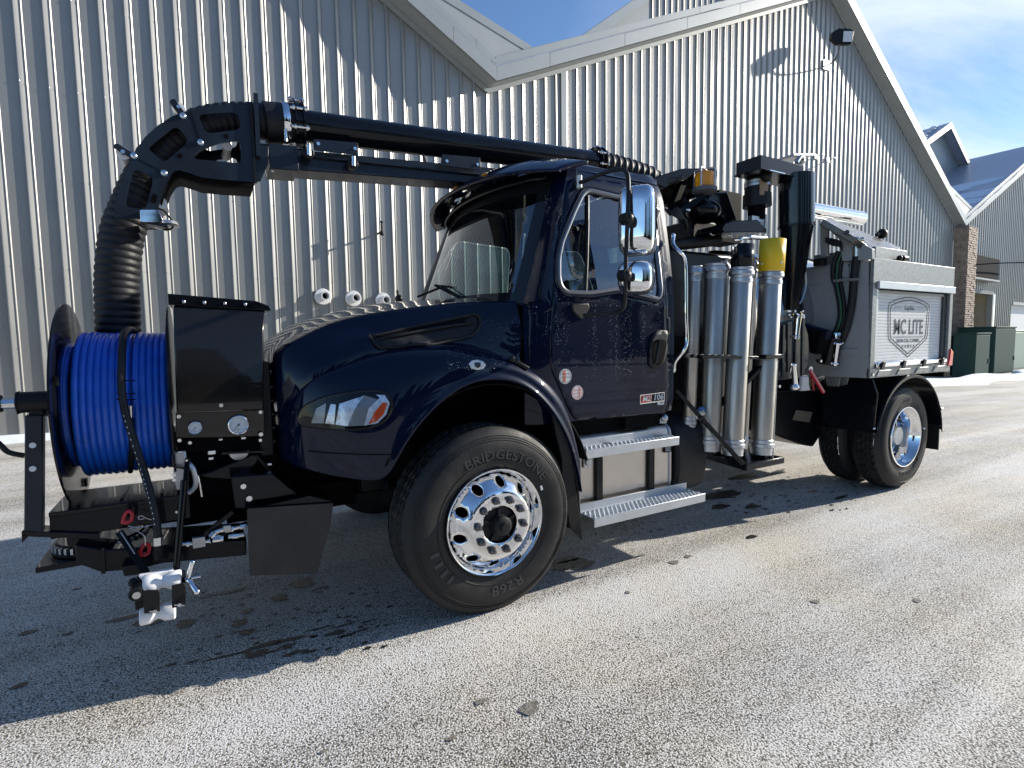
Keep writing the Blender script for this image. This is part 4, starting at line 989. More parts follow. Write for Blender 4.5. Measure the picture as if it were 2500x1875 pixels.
b_ = MB(); b_.prism([A(*mp_(*q), y=.235) for q in ((1280, 175), (1330, 160), (1345, 290), (1300, 285))], (0, .05, 0)); b_.ball(A(*mp_(1350, 205), y=.22), .025, 10); b_.build('mirror_bracket', plast, T, bevel=.006)
b_ = MB(); b_.prism([A(*mp_(*q), y=.105) for q in ((1315, 1065), (1440, 1060), (1445, 1100), (1400, 1175), (1375, 1175), (1325, 1120))], (0, .04, 0)); b_.build('mirror_bracket', plast, T, bevel=.008)
c_ = A(*mp_(1368, 185), y=.2); MB().cyl(c_+V(0, 0, -.04), c_+V(0, 0, .035), .018, n=12).build('marker_lamp', stick, mao)
mir = MB(); 
# passenger side mirror, small beyond the hood
pm = A(*mp_(70, 1030), y=2.5); MB().ball(pm, .07, 12, (.5, .9, .6)).build('hood_mirror', satin, T)
MB().tube([pm+V(.0, 0, -.1), pm+V(-.02, -.02, .08)], .012, 6).build('hood_mirror_arm', satin, T)

# ---- grab bar behind the door
gb = Zt(950, 380, 2.947, [(2045, 590), (2045, 640), (2085, 690), (2125, 745), (2135, 900), (2135, 1150), (2140, 1330), (2120, 1400), (2060, 1480), (2050, 1530)])
gpt = [A(a, b, y=.15 if i in (0, 9) else .115 if i in (1, 8) else .045) for i, (a, b) in enumerate(gb)]
MB().tube(smoothpath(gpt, 5), .014, 10).build('grab_handle', chrome, T)
for i in (0, 9): MB().ball(gpt[i], .026, 10, (.7, .5, 1.3)).build('grab_handle_foot', chrome, T)
# side marker at rear roof corner
ml = A(*mp_(1920, 340), y=.25); MB().ball(ml, .03, 10, (1, .5, .7)).build('side_marker', amber, T)

# ---- steps, tank and the tank beside
def tread_plate(nm, px, zt, y0, y1, x0, x1):
    """serrated step: a plate with a lip and rows of raised teeth"""
    pl = MB().box(x0, y0, zt-.006, x1, y1, zt); pl.box(x0, y0-.004, zt-.055, x1, y0+.004, zt+.004); pl.box(x0, y1-.004, zt-.02, x1, y1+.004, zt+.045)
    po = pl.build(nm, stepal, T, bevel=.003)
    te = MB(); nx = int((x1-x0)/.036); ny = int((y1-y0-.02)/.026)
    for i in range(nx):
        for j in range(ny):
            x = x0+.02+i*.036+(.018 if j % 2 else 0); y = y0+.02+j*.026
            if x < x1-.012: te.lathe((x, y, zt-.001), (0, 0, 1), [(0, .0105), (.007, .0085), (.0085, .005), (.002, .0035)], 8)
    te.build('tread_teeth', stepal, po, ang=50, stuff=True)
    return po
lo = A(1298, 1121, y=-.045); hi2 = A(1505, 1062, y=-.045)
tread_plate('lower_step', 0, .43, -.045, .125, .66, 1.66)
tread_plate('upper_step', 0, .845, .03, .15, .655, 1.475)
tk = MB()
prof = rounded([(.16, .40), (.75, .40), (.75, .92), (.16, .92)], .10, 6)
tk.prism([V(.68, a, b) for a, b in prof], (.86, 0, 0)); tank = tk.build('fuel_tank', tankal, T, ang=40)
for x in (.70, 1.52): MB().tube([V(x, a, b) for a, b in grow(prof, .003)], .008, 6, closed=True).build('tank_rim', stepal, tank)
for x in (.83, 1.30): MB().box(x, .138, .42, x+.055, .156, .83).build('tank_strap', satin, tank, bevel=.004)
for x in (.83, 1.30): MB().prism([(x+.055, .10, .80), (x+.055, .10, .845), (x+.12, .10, .845)], (0, .05, 0)).build('step_bracket', satin, tank)
pl_ = MB().box(.73, .145, .70, .80, .157, .775); pl_.cyl((.765, .145, .738), (.765, .13, .738), .026, n=16); pl_.build('sensor_cover', cast, tank, bevel=.004)
lb = MB().box(1.46, .146, .715, 1.525, .157, .78).build('warning_label', satin, tank)
tm = text_mb('CAUTION', .011, .0003); tm.v = [V(1.4925+v.x, .1445-v.z, .768+v.y) for v in tm.v]; tm.build('label_text', stick, tank)
for k in range(4):
    MB().box(1.468, .1445, .725+k*.009, 1.517, .1465, .728+k*.009).build('label_line', stick, tank)
MB().cyl((1.50, .22, .92), (1.50, .22, .955), .04, n=20).ball((1.50, .2, .955), .035, 10).build('filler_cap', cast, tank)
# door sill box and cab underside
MB().box(.62, .20, .90, 1.50, .9, 1.02).build('cab_sill', dark, T, bevel=.01)
MB().box(1.10, .16, .92, 1.36, .20, 1.0).build('cab_mount', dark, T)
# ribbed round tank beside the fuel tank
df = MB(); prof2 = rounded([(.30, .35), (.72, .35), (.80, .60), (.72, .93), (.34, .95), (.18, .85), (.15, .60), (.18, .42)], .08, 5)
df.prism([V(1.60, a, b) for a, b in prof2], (.33, 0, 0)); dfo = df.build('fluid_tank', plast, T, bevel=.03, seg=3, ang=50)
MB().cyl((1.86, .24, .93), (1.90, .17, .985), .034, n=16).build('fluid_cap', cast, dfo); MB().ball((1.885, .185, .985), .03, 10).build('fluid_cap', mat('cap_blue', (.10, .2, .42), .4), dfo)

# ================================================================== FRONT EQUIPMENT
def za(a, b): return ((a/2.765)*.8848, (700+b/2.765)*.8848)
def zb(a, b): return ((a/2.458)*.8848, (1050+b/2.458)*.8848)
def z1(a, b): return (a*.28, 177+b*.28)
def z2(a, b): return (575.1+.4*a, 194.7+.4*b)
def z3(a, b): return (1371.4+.32*a, 309.7+.32*b)
def z4(a, b): return ((1600+a/2.949)*.8848, (850+b/2.949)*.8848)
def PP(zf, pts, **k): return [A(*zf(*q), **k) for q in pts]
def plate(zf, pts, y, th=.01, rnd=0): 
    P = PP(zf, pts, y=y); 
    if rnd: P = [V(a, y, b) for a, b in rounded([(p.x, p.z) for p in P], rnd, 3)]
    return MB().prism(P, (0, th, 0))

# hose reel
RX0, RX1, RY, RZ = -1.945, -1.515, .86, 1.24
reel = MB()
for x in (RX0, RX1): reel.lathe((x, RY, RZ), (1, 0, 0), [(-.004, .0), (-.004, .49), (.0, .505), (.008, .505), (.010, .49), (.010, .0)], 64)
reel.cyl((RX0, RY, RZ), (RX1, RY, RZ), .24, n=32)
reel.cyl((RX0-.12, RY, RZ), (RX0, RY, RZ), .05, n=20)
reel_o = reel.build('hose_reel', black, T, ang=40)
for x, s_ in ((RX0+.012, 1),):
    for k in range(3): a = R(40+120*k); MB().box(x, RY+math.cos(a)*.42-.02, RZ+math.sin(a)*.42-.02, x+.01, RY+math.cos(a)*.42+.02, RZ+math.sin(a)*.42+.02).build('reel_spoke', satin, reel_o)
nw = 13; hr_ = .0152; pts = []; xs0 = RX0+.045
for i in range(nw*40+1):
    t = i/40; a = -t*2*math.pi+1.2; k = math.floor(t)
    gap = .012 if t > 8.2 else 0
    r_ = .335+hr_+.002*math.sin(t*7.3)
    pts.append(V(xs0+t*(RX1-RX0-.075)/nw+gap, RY+math.cos(a)*r_, RZ+math.sin(a)*r_))
MB().tube(pts, hr_, 10).build('jetting_hose', blue, reel_o, ang=80)
pts = []
for i in range(12*32+1):
    t = i/32; a = t*2*math.pi; pts.append(V(xs0+.012+t*(RX1-RX0-.085)/12, RY+math.cos(a)*.318, RZ+math.sin(a)*.318))
MB().tube(pts, .014, 8).build('jetting_hose', blue, reel_o, ang=80)
pts = [V(xs0-.015-.02*math.sin(i/12), RY+math.cos(i/16*2*math.pi)*.30, RZ+math.sin(i/16*2*math.pi)*.30) for i in range(30)]
MB().tube(pts, hr_, 8).build('jetting_hose', blue, reel_o)
# black leader hose over the coils
lp = [A(*za(905, 300), y=.86), A(*za(872, 288), y=.78), A(*za(838, 318), y=.64), A(*za(826, 400), y=.53), A(*za(820, 550), y=.46), A(*za(822, 700), y=.44), A(*za(845, 840), y=.42), A(*za(885, 980), y=.40), A(*za(940, 1150), y=.37), A(*za(985, 1290), y=.34), A(*zb(905, 395), y=.31), A(*zb(935, 520), y=.29), A(*zb(948, 640), y=.28)]
lh = MB().tube(smoothpath(lp, 8), .0165, 12).build('leader_hose', hoseb, T, ang=80)
pr_ = MB(); sp2 = smoothpath(lp[6:], 8)
for k in range(2, len(sp2)-6, 2):
    a, b = sp2[k], sp2[k+1]; d = (b-a)*.55; n_ = V(-.45, -.9, 0).normalized()*.0170; pr_.bar(a+n_, a+n_+d, .0035, .0012)
pr_.build('hose_print', stick, lh)
e0, e1, e2 = A(*zb(948, 640), y=.28), A(*zb(950, 688), y=.28), A(*zb(955, 775), y=.28)
MB().cyl(e0, e1, .021, n=18).build('hose_ferrule', zinc, lh); MB().cyl(e1, e2, .019, n=14).cyl(e1+(e2-e1)*.4, e1+(e2-e1)*.7, .023, n=8).build('hose_swivel', satin, lh)
for q in ((795, 632), (795, 718), (795, 760)):
    a, b = A(*za(q[0]+5, q[1]), y=.455), A(*za(q[0]+105, q[1]+2), y=.455)
    MB().tube(smoothpath([a+V(0, .03, 0), a+V(-.005, -.012, .0), (a+b)/2+V(0, -.02, 0), b+V(.005, -.01, 0), b+V(0, .03, 0)], 5), .0025, 6).build('cable_tie', dark, lh)
# second dark strand lying on the coils
q0 = [A(*za(872, 800), y=.475), A(*za(880, 900), y=.49), A(*za(890, 1050), y=.53), A(*za(885, 1190), y=.62), A(*za(880, 1245), y=.72)]
MB().cyl(A(*za(878, 800), y=.47), A(*za(880, 880), y=.48), .013, n=12).build('hose_ferrule', zinc, reel_o); MB().tube(smoothpath(q0, 6), .013, 10).build('leader_hose_tail', hoseb, reel_o)

# reel post, swivel and feed pipe at the left
po = plate(za, [(165, 868), (290, 866), (286, 1660), (160, 1650)], .40, .05); po.build('reel_post', boomb, T, bevel=.006)
pq = A(*za(245, 800), y=.44); cxp = pq
ps = MB(); ps.prism(PP(za, [(190, 868), (200, 830), (290, 830), (300, 868)], y=.41), (0, .05, 0)); ps.cyl(cxp+V(-.055, 0, .015), cxp+V(.05, 0, .015), .045, n=20); ps.cyl(cxp+V(-.06, 0, .015), cxp+V(-.052, 0, .015), .055, n=6)
ps.build('swivel_joint', satin, T, bevel=.004)
pf = MB(); c0p = cxp+V(-.06, 0, .015); pf.cyl(c0p, c0p+V(-.05, 0, 0), .024, n=8); pf.build('swivel_nut', zinc, T)
MB().cyl(c0p+V(-.05, 0, 0), c0p+V(-.14, 0, 0), .036, n=20).cyl(c0p+V(-.14, 0, 0), c0p+V(-.45, 0, 0), .044, n=20).build('feed_pipe', satin, T)
for q in ((222, 1070), (222, 1228)): p = A(*za(*q), y=.398); MB().cyl(p, p+V(0, -.006, 0), .012, n=12).build('post_bolt', stick, T)
MB().tube(smoothpath([A(*za(-40, 1030), y=.42), A(*za(10, 1075), y=.42), A(*za(60, 1118), y=.42), A(*za(165, 1140), y=.42)], 6), .011, 8).build('control_cable', satin, T)
# platform and beams under the reel
z_t = A(*zb(385, 485), y=.44).z; YPL = A(*zb(490, 358), z=z_t).y
tr = MB().prism([V(-1.99, .44, z_t), V(-1.46, .44, z_t), V(-1.46, YPL, z_t), V(-1.99, YPL, z_t)], (0, 0, -.02)); tr.prism([V(-1.99, .44, z_t-.12), V(-1.46, .44, z_t-.12), V(-1.46, .452, z_t), V(-1.99, .452, z_t)], (0, .012, 0))
tr.build('reel_platform', black, T, bevel=.004)
for k in range(3): MB().box(-1.9+k*.16, .5, z_t+.001, -1.89+k*.16, YPL-.05, z_t+.006).build('platform_rib', black, T)
lb_ = MB().prism(PP(zb, [(130, 605), (590, 622), (590, 655), (130, 640)], y=.42), (0, .10, 0)); lb_.prism(PP(zb, [(128, 608), (150, 608), (170, 640), (130, 678)], y=.42), (0, .10, 0)); lb_.build('base_rail', black, T, bevel=.003)
gc = A(*zb(610, 640), y=.66)
rg = MB().lathe(gc+V(0, 0, .02), (0, 0, -1), [(0, 0), (0, .17), (.03, .17), (.03, .19), (.05, .19), (.05, 0)], 40); rg.box(gc.x-.21, gc.y-.20, gc.z-.06, gc.x+.22, gc.y+.2, gc.z-.035); rg.build('turntable', black, T, ang=30)
tt = MB()
for k in range(40):
    a = 2*math.pi*k/40; c_ = gc+V(math.cos(a)*.185, math.sin(a)*.185, -.0); tt.bar(c_+V(0, 0, .012), c_+V(0, 0, -.014), .012, .016, up=(math.cos(a), math.sin(a), 0))
tt.build('gear_teeth', cast, T)
lbm = plate(zb, [(450, 690), (620, 720), (1480, 655), (1480, 752), (980, 800), (860, 830), (610, 855), (455, 800)], .40, .30); lbm.build('front_beam', black, T, bevel=.006)
plate(zb, [(605, 715), (625, 715), (632, 860), (608, 865)], .38, .02).build('beam_gusset', black, T)
plate(zb, [(728, 820), (850, 800), (850, 865), (745, 880)], .34, .2).build('beam_bracket', black, T, bevel=.003)
plate(zb, [(400, 650), (420, 640), (690, 655), (690, 700), (440, 712), (405, 690)], .46, .03).build('turntable_skirt', black, T, bevel=.002)
MB().bar(A(*zb(715, 610), y=.38), A(*zb(880, 860), y=.30), .03, .012, up=(0, 1, 0)).build('diagonal_brace', black, T)
MB().bar(A(*zb(725, 612), y=.365), A(*zb(850, 805), y=.32), .004, .008, up=(0, 1, 0)).build('brace_edge', cast, T)
# big dark carrier frame between reel and hood
cf = MB(); cf.box(-1.52, .62, .60, -1.12, 1.8, .80); cf.box(-1.48, .70, .80, -1.30, .82, 1.10); cf.prism([V(-1.45, .55, .98), V(-1.08, .55, 1.02), V(-1.00, .55, .86), V(-1.30, .55, .74), V(-1.45, .55, .80)], (0, .5, 0)); cf.box(-1.3, .7, .55, -.6, .9, .70); cf.box(-1.9, .9, .55, -1.5, 1.2, .66)
cf.build('front_subframe', dark, T, bevel=.006)
plate(zb, [(1180, 270), (1260, 250), (1470, 165), (1520, 140), (1560, 170), (1500, 260), (1380, 300), (1240, 290)], .46, .25).build('reel_bracket', black, T, bevel=.008)
plate(zb, [(1385, 280), (1640, 262), (1790, 390), (1530, 425), (1510, 470), (1410, 470)], .34, .3).build('guard_bracket', black, T, bevel=.006)
for q, r_ in (((1460, 337), .013), ((1495, 410), .014), ((1077, 60), .008), ((1140, 75), .008), ((1565, 25), .010), ((1562, 60), .008), ((1045, 268), .008), ((1045, 298), .008), ((1060, 490), .006)):
    p = A(*zb(*q), y=.335 if q[0] > 1400 and q[1] > 300 else .395); MB().cyl(p, p+V(0, -.008, 0), r_, n=12).build('frame_bolt', zinc, T)
MB().bar(A(*zb(1395, 490), y=.40), A(*zb(1210, 640), y=.40), .02, .02).build('strut', black, T)
MB().bar(A(*zb(1535, 150), y=.45), A(*zb(1640, 270), y=.45), .012, .012).build('strut', satin, T)
MB().box(-1.52, .47, .82, -1.46, .60, 1.02).build('valve_block', cast, T, bevel=.01)
MB().tube(smoothpath([A(*zb(1165, 262), y=.42), A(*zb(1190, 285), y=.42), A(*zb(1212, 400), y=.42)], 5), .004, 6).build('clip_wire', zinc, T)
MB().tube(smoothpath([A(*zb(1120, 190), y=.44), A(*zb(1160, 235), y=.42), A(*zb(1175, 330), y=.42), A(*zb(1130, 380), y=.42)], 6), .012, 8).build('drain_hose', cast, T)
for (a, b, c, d) in ((1030, 215, 1170, 240), (1400, 315, 1600, 262), (1330, 140, 1590, 128)):
    MB().bar(A(*zb(a, b), y=.44), A(*zb(c, d), y=.44), .012, .010).build('cross_rail', black, T)
# rubber guard plate
gd = plate(zb, [(1482, 472), (2000, 438), (1985, 560), (1905, 860), (1500, 875)], .26, .012, .01); gd.build('front_guard', guard, T, bevel=.002)
plate(zb, [(1560, 462), (1860, 395), (2000, 432), (1580, 470)], .28, .3).build('guard_top', black, T)
# fittings line
def fitting(pts, r, y=.37, m=zinc, nm='hydraulic_fitting'):
    f_ = MB()
    for i, (q, rr) in enumerate(zip(pts, r)):
        if i+1 < len(pts): f_.cyl(A(*zb(*q), y=y), A(*zb(*pts[i+1]), y=y), rr, n=8 if i % 2 else 12)
    f_.build(nm, m, T, ang=30)
fitting([(1090, 685), (1120, 683), (1135, 682), (1255, 665), (1262, 663)], [.008, .014, .010, .014])
plate(zb, [(1153, 650), (1230, 640), (1235, 700), (1158, 714)], .355, .03).build('valve_body', cast, T, bevel=.003)
fitting([(1265, 640), (1290, 612), (1320, 600), (1350, 596), (1400, 590), (1440, 580), (1482, 572)], [.016, .012, .014, .017, .012, .015])
fitting([(1275, 655), (1320, 650), (1340, 648)], [.020, .016]); fitting([(1370, 640), (1395, 636), (1430, 632), (1465, 628)], [.012, .015, .012])
plate(zb, [(1340, 575), (1388, 570), (1390, 608), (1342, 612)], .35, .03).build('valve_body', cast, T, bevel=.003)
MB().tube(smoothpath([A(*zb(1480, 560), y=.42), A(*zb(1400, 600), y=.45), A(*zb(1250, 680), y=.5), A(*zb(1000, 700), y=.55)], 5), .014, 8).build('hydraulic_hose', hoseb, T)
# red safety pins with lanyards
for (x, y, l) in ((765, 520, 'a'), (868, 715, 'b')):
    c_ = A(*zb(x, y), y=.36); h = MB().tube(smoothpath([c_+V(-.02, 0, -.028), c_+V(-.012, 0, .005), c_+V(.004, 0, .026), c_+V(.018, 0, .010), c_+V(.012, 0, -.02), c_+V(-.005, 0, -.028)], 4), .008, 8); h.ball(c_+V(-.004, 0, -.024), .016, 8, (1.1, .6, .7)); h.build('safety_pin', redp, T)
ly = MB()
for pts in ([(770, 575), (820, 585), (880, 578), (920, 565)], [(780, 590), (830, 610), (868, 640), (872, 690)], [(920, 540), (880, 530), (850, 515), (832, 520), (835, 535), (865, 532)]): ly.tube(smoothpath([A(*zb(*q), y=.345) for q in pts], 5), .0022, 5)
ly.build('lanyard', cast, T)
c_ = A(*zb(735, 508), y=.5); MB().cyl(c_, c_+V(0, 0, .02), .03, n=16).build('grease_cap', zinc, T)
# lever bar and hose guide with white rollers
lv = MB().bar(A(*zb(1126, 168), y=.30), A(*zb(1098, 470), y=.27), .022, .006, up=(0, 1, 0)); lv.cyl(A(*zb(1105, 300), y=.285), A(*zb(1058, 835), y=.22), .0145, n=14); lv.build('guide_arm', black, T, bevel=.002)
p = A(*zb(1120, 182), y=.29); MB().cyl(p+V(0, .004, 0), p+V(0, -.004, 0), .005, n=8).build('arm_pin', zinc, T)
GY = .10
gbk = MB(); gbk.prism(PP(zb, [(818, 885), (1040, 838), (1100, 850), (1112, 880), (1110, 905), (862, 935)], y=GY+.09), (0, .02, 0)); gbk.prism(PP(zb, [(800, 940), (862, 940), (862, 1095), (812, 1080)], y=GY+.02), (0, .07, 0)); gbk.prism(PP(zb, [(1088, 880), (1112, 885), (1112, 1055), (1085, 1062)], y=GY+.0), (0, .09, 0))
gbk.build('guide_frame', black, T, bevel=.003)
def roller(x0, y0, x1, y1, yy, r, nm='guide_roller'):
    a, b = A(*zb(x0, y0), y=yy), A(*zb(x1, y1), y=yy); L_ = (b-a).length
    MB().lathe(a, b-a, [(0, 0), (0, r*.85), (L_*.04, r), (L_*.30, r*.96), (L_*.42, r*.70), (L_*.5, r*.62), (L_*.58, r*.70), (L_*.70, r*.96), (L_*.96, r), (L_, r*.85), (L_, 0)], 28).build(nm, white, T, ang=50)
roller(858, 930, 1090, 890, GY+.03, .040); roller(838, 1118, 1055, 1075, GY+.03, .040)
plate(zb, [(828, 878), (1040, 838), (1045, 862), (850, 905)], GY+.06, .03).build('guide_pad', white, T, bevel=.004)
a, b = A(*zb(862, 900), y=GY+.05), A(*zb(860, 1140), y=GY+.05)
for (x0, x1, x2) in (((862, 968), (960, 962), 0), ((1030, 935), (1114, 920), 1)):
    (ax0, ay0), (ax1, ay1) = x0, x1
    hgt = 135
    fpz = [(ax0, ay0), (ax0+18, ay0-6), (ax1-10, ay1-2), (ax1, ay1+12), (ax1, ay1+hgt), (ax0+2, ay0+hgt)]
    plate(zb, fpz, GY-.035, .008).build('guide_plate', satin, T, bevel=.002)
for q in ((930, 1082), (1078, 1043)):
    p = A(*zb(*q), y=GY-.036); bb = MB().cyl(p, p+V(0, -.014, 0), .008, n=10); bb.bar(p+V(-.018, -.012, .006), p+V(.018, -.012, -.006), .006, .005); bb.build('wing_bolt', zinc, T)
p = A(*zb(822, 982), y=GY+.0); MB().cyl(p+V(0, .05, 0), p+V(0, -.01, 0), .030, n=20).build('guide_pivot', satin, T, bevel=.003); MB().cyl(p+V(0, -.01, 0), p+V(0, -.02, 0), .015, n=12).build('pivot_bolt', zinc, T)
MB().ball(A(*zb(800, 915), y=GY+.08), .02, 10).build('guide_knob', satin, T)
h0 = A(*zb(1128, 892), y=GY); hd = MB(); 
hd.cyl(h0, A(*zb(1155, 795), y=GY-.02), .009, .011, n=12); hd.ball(A(*zb(1155, 795), y=GY-.02), .012, 10); hd.cyl(h0, A(*zb(1182, 968), y=GY-.04), .010, .014, n=12); hd.ball(A(*zb(1182, 968), y=GY-.04), .0145, 10); hd.cyl(A(*zb(1110, 895), y=GY), A(*zb(1205, 876), y=GY), .006, n=10); hd.cyl(A(*zb(1112, 895), y=GY), A(*zb(1150, 888), y=GY), .012, n=8)
hd.build('clamp_handle', chrome, T)

# gauge box
gb0 = MB(); GYF = .40
f = PP(za, [(1180, 120), (1772, 152), (1780, 300), (1780, 828), (1192, 850), (1172, 310)], y=GYF)
fl_ = [V(f[5].x, GYF, f[5].z), V(f[2].x, GYF, f[2].z), V(f[3].x, GYF, f[3].z), V(f[4].x, GYF, f[4].z)]
D_ = .40; tl, tr_ = V(f[0].x-.008, GYF+.07, f[0].z), V(f[1].x+.018, GYF+.07, f[1].z)
a_, b_, c_, d_ = fl_
gbv = [tl, tr_, b_, c_, d_, a_]; back = [V(p.x, GYF+D_, p.z) for p in gbv]
gb0.add(gbv+back, [(0, 1, 2, 5), (5, 2, 3, 4), (0, 6, 7, 1), (1, 7, 8, 2), (2, 8, 9, 3), (3, 9, 10, 4), (4, 10, 11, 5), (5, 11, 6, 0), (6, 11, 8, 7), (11, 10, 9, 8)])
gbo = gb0.build('control_box', mat('box_black', (.010, .009, .0085), .20, 0, .5, spec=.3, rvar=.06, cscale=6), T, bevel=.006)
lid = MB().prism([tl+V(-.02, -.012, .002), tr_+V(.025, -.012, -.004), tr_+V(.025, -.012, .020), V(tr_.x-.04, GYF+.058, tr_.z+.045), V(tl.x-.02, GYF+.058, tl.z+.055)], (0, .38, 0)); lid.build('box_lid', black, gbo, bevel=.004)
for k in range(4):  # small bright blocks standing in for reflections along the lid
    q = za(1240+140*k, 100+6*k); c_ = A(*q, y=GYF+.01); MB().box(c_.x-.007, GYF+.047, c_.z-.006, c_.x+.007, GYF+.06, c_.z+.010).build('lid_glint', cast, gbo, bevel=.004)
gp_ = plate(za, [(1185, 852), (1785, 830), (1785, 1010), (1185, 1022)], GYF+.02, .05); gpo = gp_.build('gauge_panel', MAT['box_black'], gbo, bevel=.003)
plate(za, [(1185, 1018), (1785, 1006), (1790, 1110), (1200, 1120)], GYF+.10, .2).build('box_underside', dark, gbo)
for q in ((1207, 876), (1758, 846), (1760, 995), (1212, 1036)): p = A(*za(*q), y=GYF+.018); MB().cyl(p, p+V(0, -.007, 0), .009, n=12).build('panel_bolt', zinc, gbo)
p = A(*za(1493, 800), y=GYF-.0005); MB().cyl(p, p+V(0, -.008, 0), .009, n=12).build('latch', zinc, gbo)
def gauge(q, r, name='pressure_gauge', na=0.8):
    c = A(*za(*q), y=GYF+.02); g_ = MB().lathe(c, (0, -1, 0), [(0, r*.95), (.022, r*.95), (.026, r), (.034, r), (.036, r*.93), (.030, r*.86)], 40); go_ = g_.build(name, chrome, gbo, ang=40)
    MB().lathe(c, (0, -1, 0), [(.028, r*.88), (.028, 0)], 32).build('dial', stick, go_)
    tk_ = MB(); 
    for k in range(21):
        a = R(-50+k*14); L_ = .10 if k % 5 else .18; tk_.bar(c+V(math.cos(a)*r*.78, -.0287, math.sin(a)*r*.78), c+V(math.cos(a)*r*(.78-L_), -.0287, math.sin(a)*r*(.78-L_)), .0006, r*.018, up=(-math.sin(a), 0, math.cos(a)))
    tk_.bar(c+V(math.cos(R(225))*r*.66, -.0300, math.sin(R(225))*r*.66), c+V(math.cos(R(45))*r*.2, -.0300, math.sin(R(45))*r*.2), .001, r*.045, up=(-.7, 0, .7)); tk_.cyl(c+V(0, -.028, 0), c+V(0, -.032, 0), r*.10, n=12)
    tm = text_mb('PSI', r*.26, .0002); tm.v = [c+V(v.x, -.0288, v.y-r*.5) for v in tm.v]; tk_.add(tm.v, tm.f); tk_.build('dial_marks', grt, go_, smooth=False)
    MB().lathe(c, (0, -1, 0), [(.0325, r*.92), (.0325, 0)], 28).build('gauge_glass', lens, go_)
gauge((1608, 928), .047); gauge((1317, 948), .031)
# bits of bright metal seen under the box
for q, s_ in (((1430, 1120), .018), ((1425, 1160), .012), ((1490, 1032), .01), ((1645, 1022), .012), ((1285, 1050), .008), ((1215, 1120), .012), ((1820, 1200), .012)):
    p = A(*za(*q), y=.47); MB().box(p.x-s_, p.y, p.z-s_*.6, p.x+s_, p.y+.02, p.z+s_*.6).build('bracket_clip', zinc, T, bevel=.003)
gcl = A(*za(1610, 1105), y=.49); MB().lathe(gcl, (0, -1, 0), [(0, .045), (.03, .045), (.035, .03), (.035, 0)], 24, sweep=.5, start=0).build('level_dial', cast, T)

# ================================================================== BOOM
YN, YF = 1.04, 1.36
outer = [(890, 1055), (888, 960), (905, 880), (940, 780), (985, 655), (1040, 545), (1120, 430), (1220, 340), (1330, 270), (1450, 225), (1600, 195), (1750, 182), (1930, 186), (1965, 778), (1750, 762), (1560, 742), (1440, 700), (1380, 684), (1335, 700), (1290, 765), (1262, 840), (1235, 930), (1215, 1010), (1190, 1058)]
inner_holes = [[(1535, 270), (1560, 255), (1800, 240), (1835, 260), (1855, 350), (1830, 375), (1620, 402), (1585, 385)], [(1145, 520), (1170, 490), (1330, 365), (1370, 355), (1445, 440), (1440, 480), (1290, 610), (1250, 615)], [(1035, 690), (1070, 685), (1170, 740), (1180, 780), (1130, 970), (1090, 985), (1000, 975), (972, 945), (1000, 780)], [(1497, 578), (1530, 535), (1700, 475), (1820, 460), (1850, 475), (1860, 610), (1840, 630), (1560, 605), (1510, 600)]]
def xz(pts, y): return [(p.x, p.z) for p in PP(z1, pts, y=y)]
po_, ph_ = xz(outer, YN), [rounded(xz(h, YN), .02, 3) for h in inner_holes]
bo_ = panel(po_, ph_, lambda a, b: V(a, YN, b), .09).build('boom_elbow', boomb, T, smooth=False, solid=.012)
panel(po_, ph_, lambda a, b: V(a, YF, b), .09).build('boom_elbow', boomb, T, smooth=False, solid=.012)
arcs = [V(a, 0, b) for a, b in po_[1:13]]
MB().grid([[p+V(0, YN, 0), p+V(0, YF, 0)] for p in arcs[3:10]]).build('elbow_cover', boomb, bo_, solid=.006)
inn = [V(a, 0, b) for a, b in po_[13:22]]
MB().grid([[p+V(0, YN, 0), p+V(0, YF, 0)] for p in inn]).build('elbow_web', dark, bo_, solid=.006)
for q in ((1413, 265), (1548, 470), (1035, 573), (1267, 706)):
    p = A(*z1(*q), y=YN-.012); MB().cyl(p, p+V(0, -.010, 0), .017, n=14).ball(p+V(0, -.008, 0), .015, 10, (1, .5, 1)).build('elbow_bolt', zinc, bo_)
for q in ((1745, 420), (1390, 570), (1193, 885), (1185, 915)):
    p = A(*z1(*q), y=YN-.0125); MB().cyl(p, p+V(0, -.002, 0), .014, n=12).build('elbow_slot', dark, bo_)
for l in (((1470, 230), (1548, 460)), ((1040, 580), (1262, 700))):
    MB().bar(A(*z1(*l[0]), y=YN-.0125), A(*z1(*l[1]), y=YN-.0125), .002, .004, up=(0, 1, 0)).build('plate_seam', dark, bo_)
for pts in ([(1303, 150), (1325, 130), (1350, 130), (1432, 245), (1425, 262), (1400, 272), (1385, 262)], [(872, 505), (880, 478), (905, 472), (1048, 560), (1050, 580), (1030, 592), (1012, 588)]):
    for y in (YN-.014, YF+.002): plate(z1, pts, y, .012, .01).build('roller_arm', boomb, bo_, bevel=.002)
for q0, q1_ in (((1378, 200), (1345, 260)), ((950, 545), (955, 620))):
    p = A(*z1(*q0), y=YN); MB().lathe(p+V(0, .01, 0), (0, 1, 0), [(0, .01), (.0, .034), (.12, .026), (.28, .034), (.28, .01)], 24).build('boom_roller', white, bo_); MB().cyl(p+V(0, -.02, 0), p+V(0, -.012, 0), .010, n=12).build('roller_pin', zinc, bo_)
p = A(*z1(1755, 495), y=YN+.06); MB().lathe(p, (0, 1, 0), [(0, .0), (0, .026), (.10, .022), (.2, .026), (.2, 0)], 24).build('boom_roller', white, bo_)
p = A(*z1(1235, 930), y=YN+.06); MB().lathe(p, (0, 1, 0), [(0, .0), (0, .034), (.10, .026), (.2, .034), (.2, 0)], 24).build('boom_roller', white, bo_)
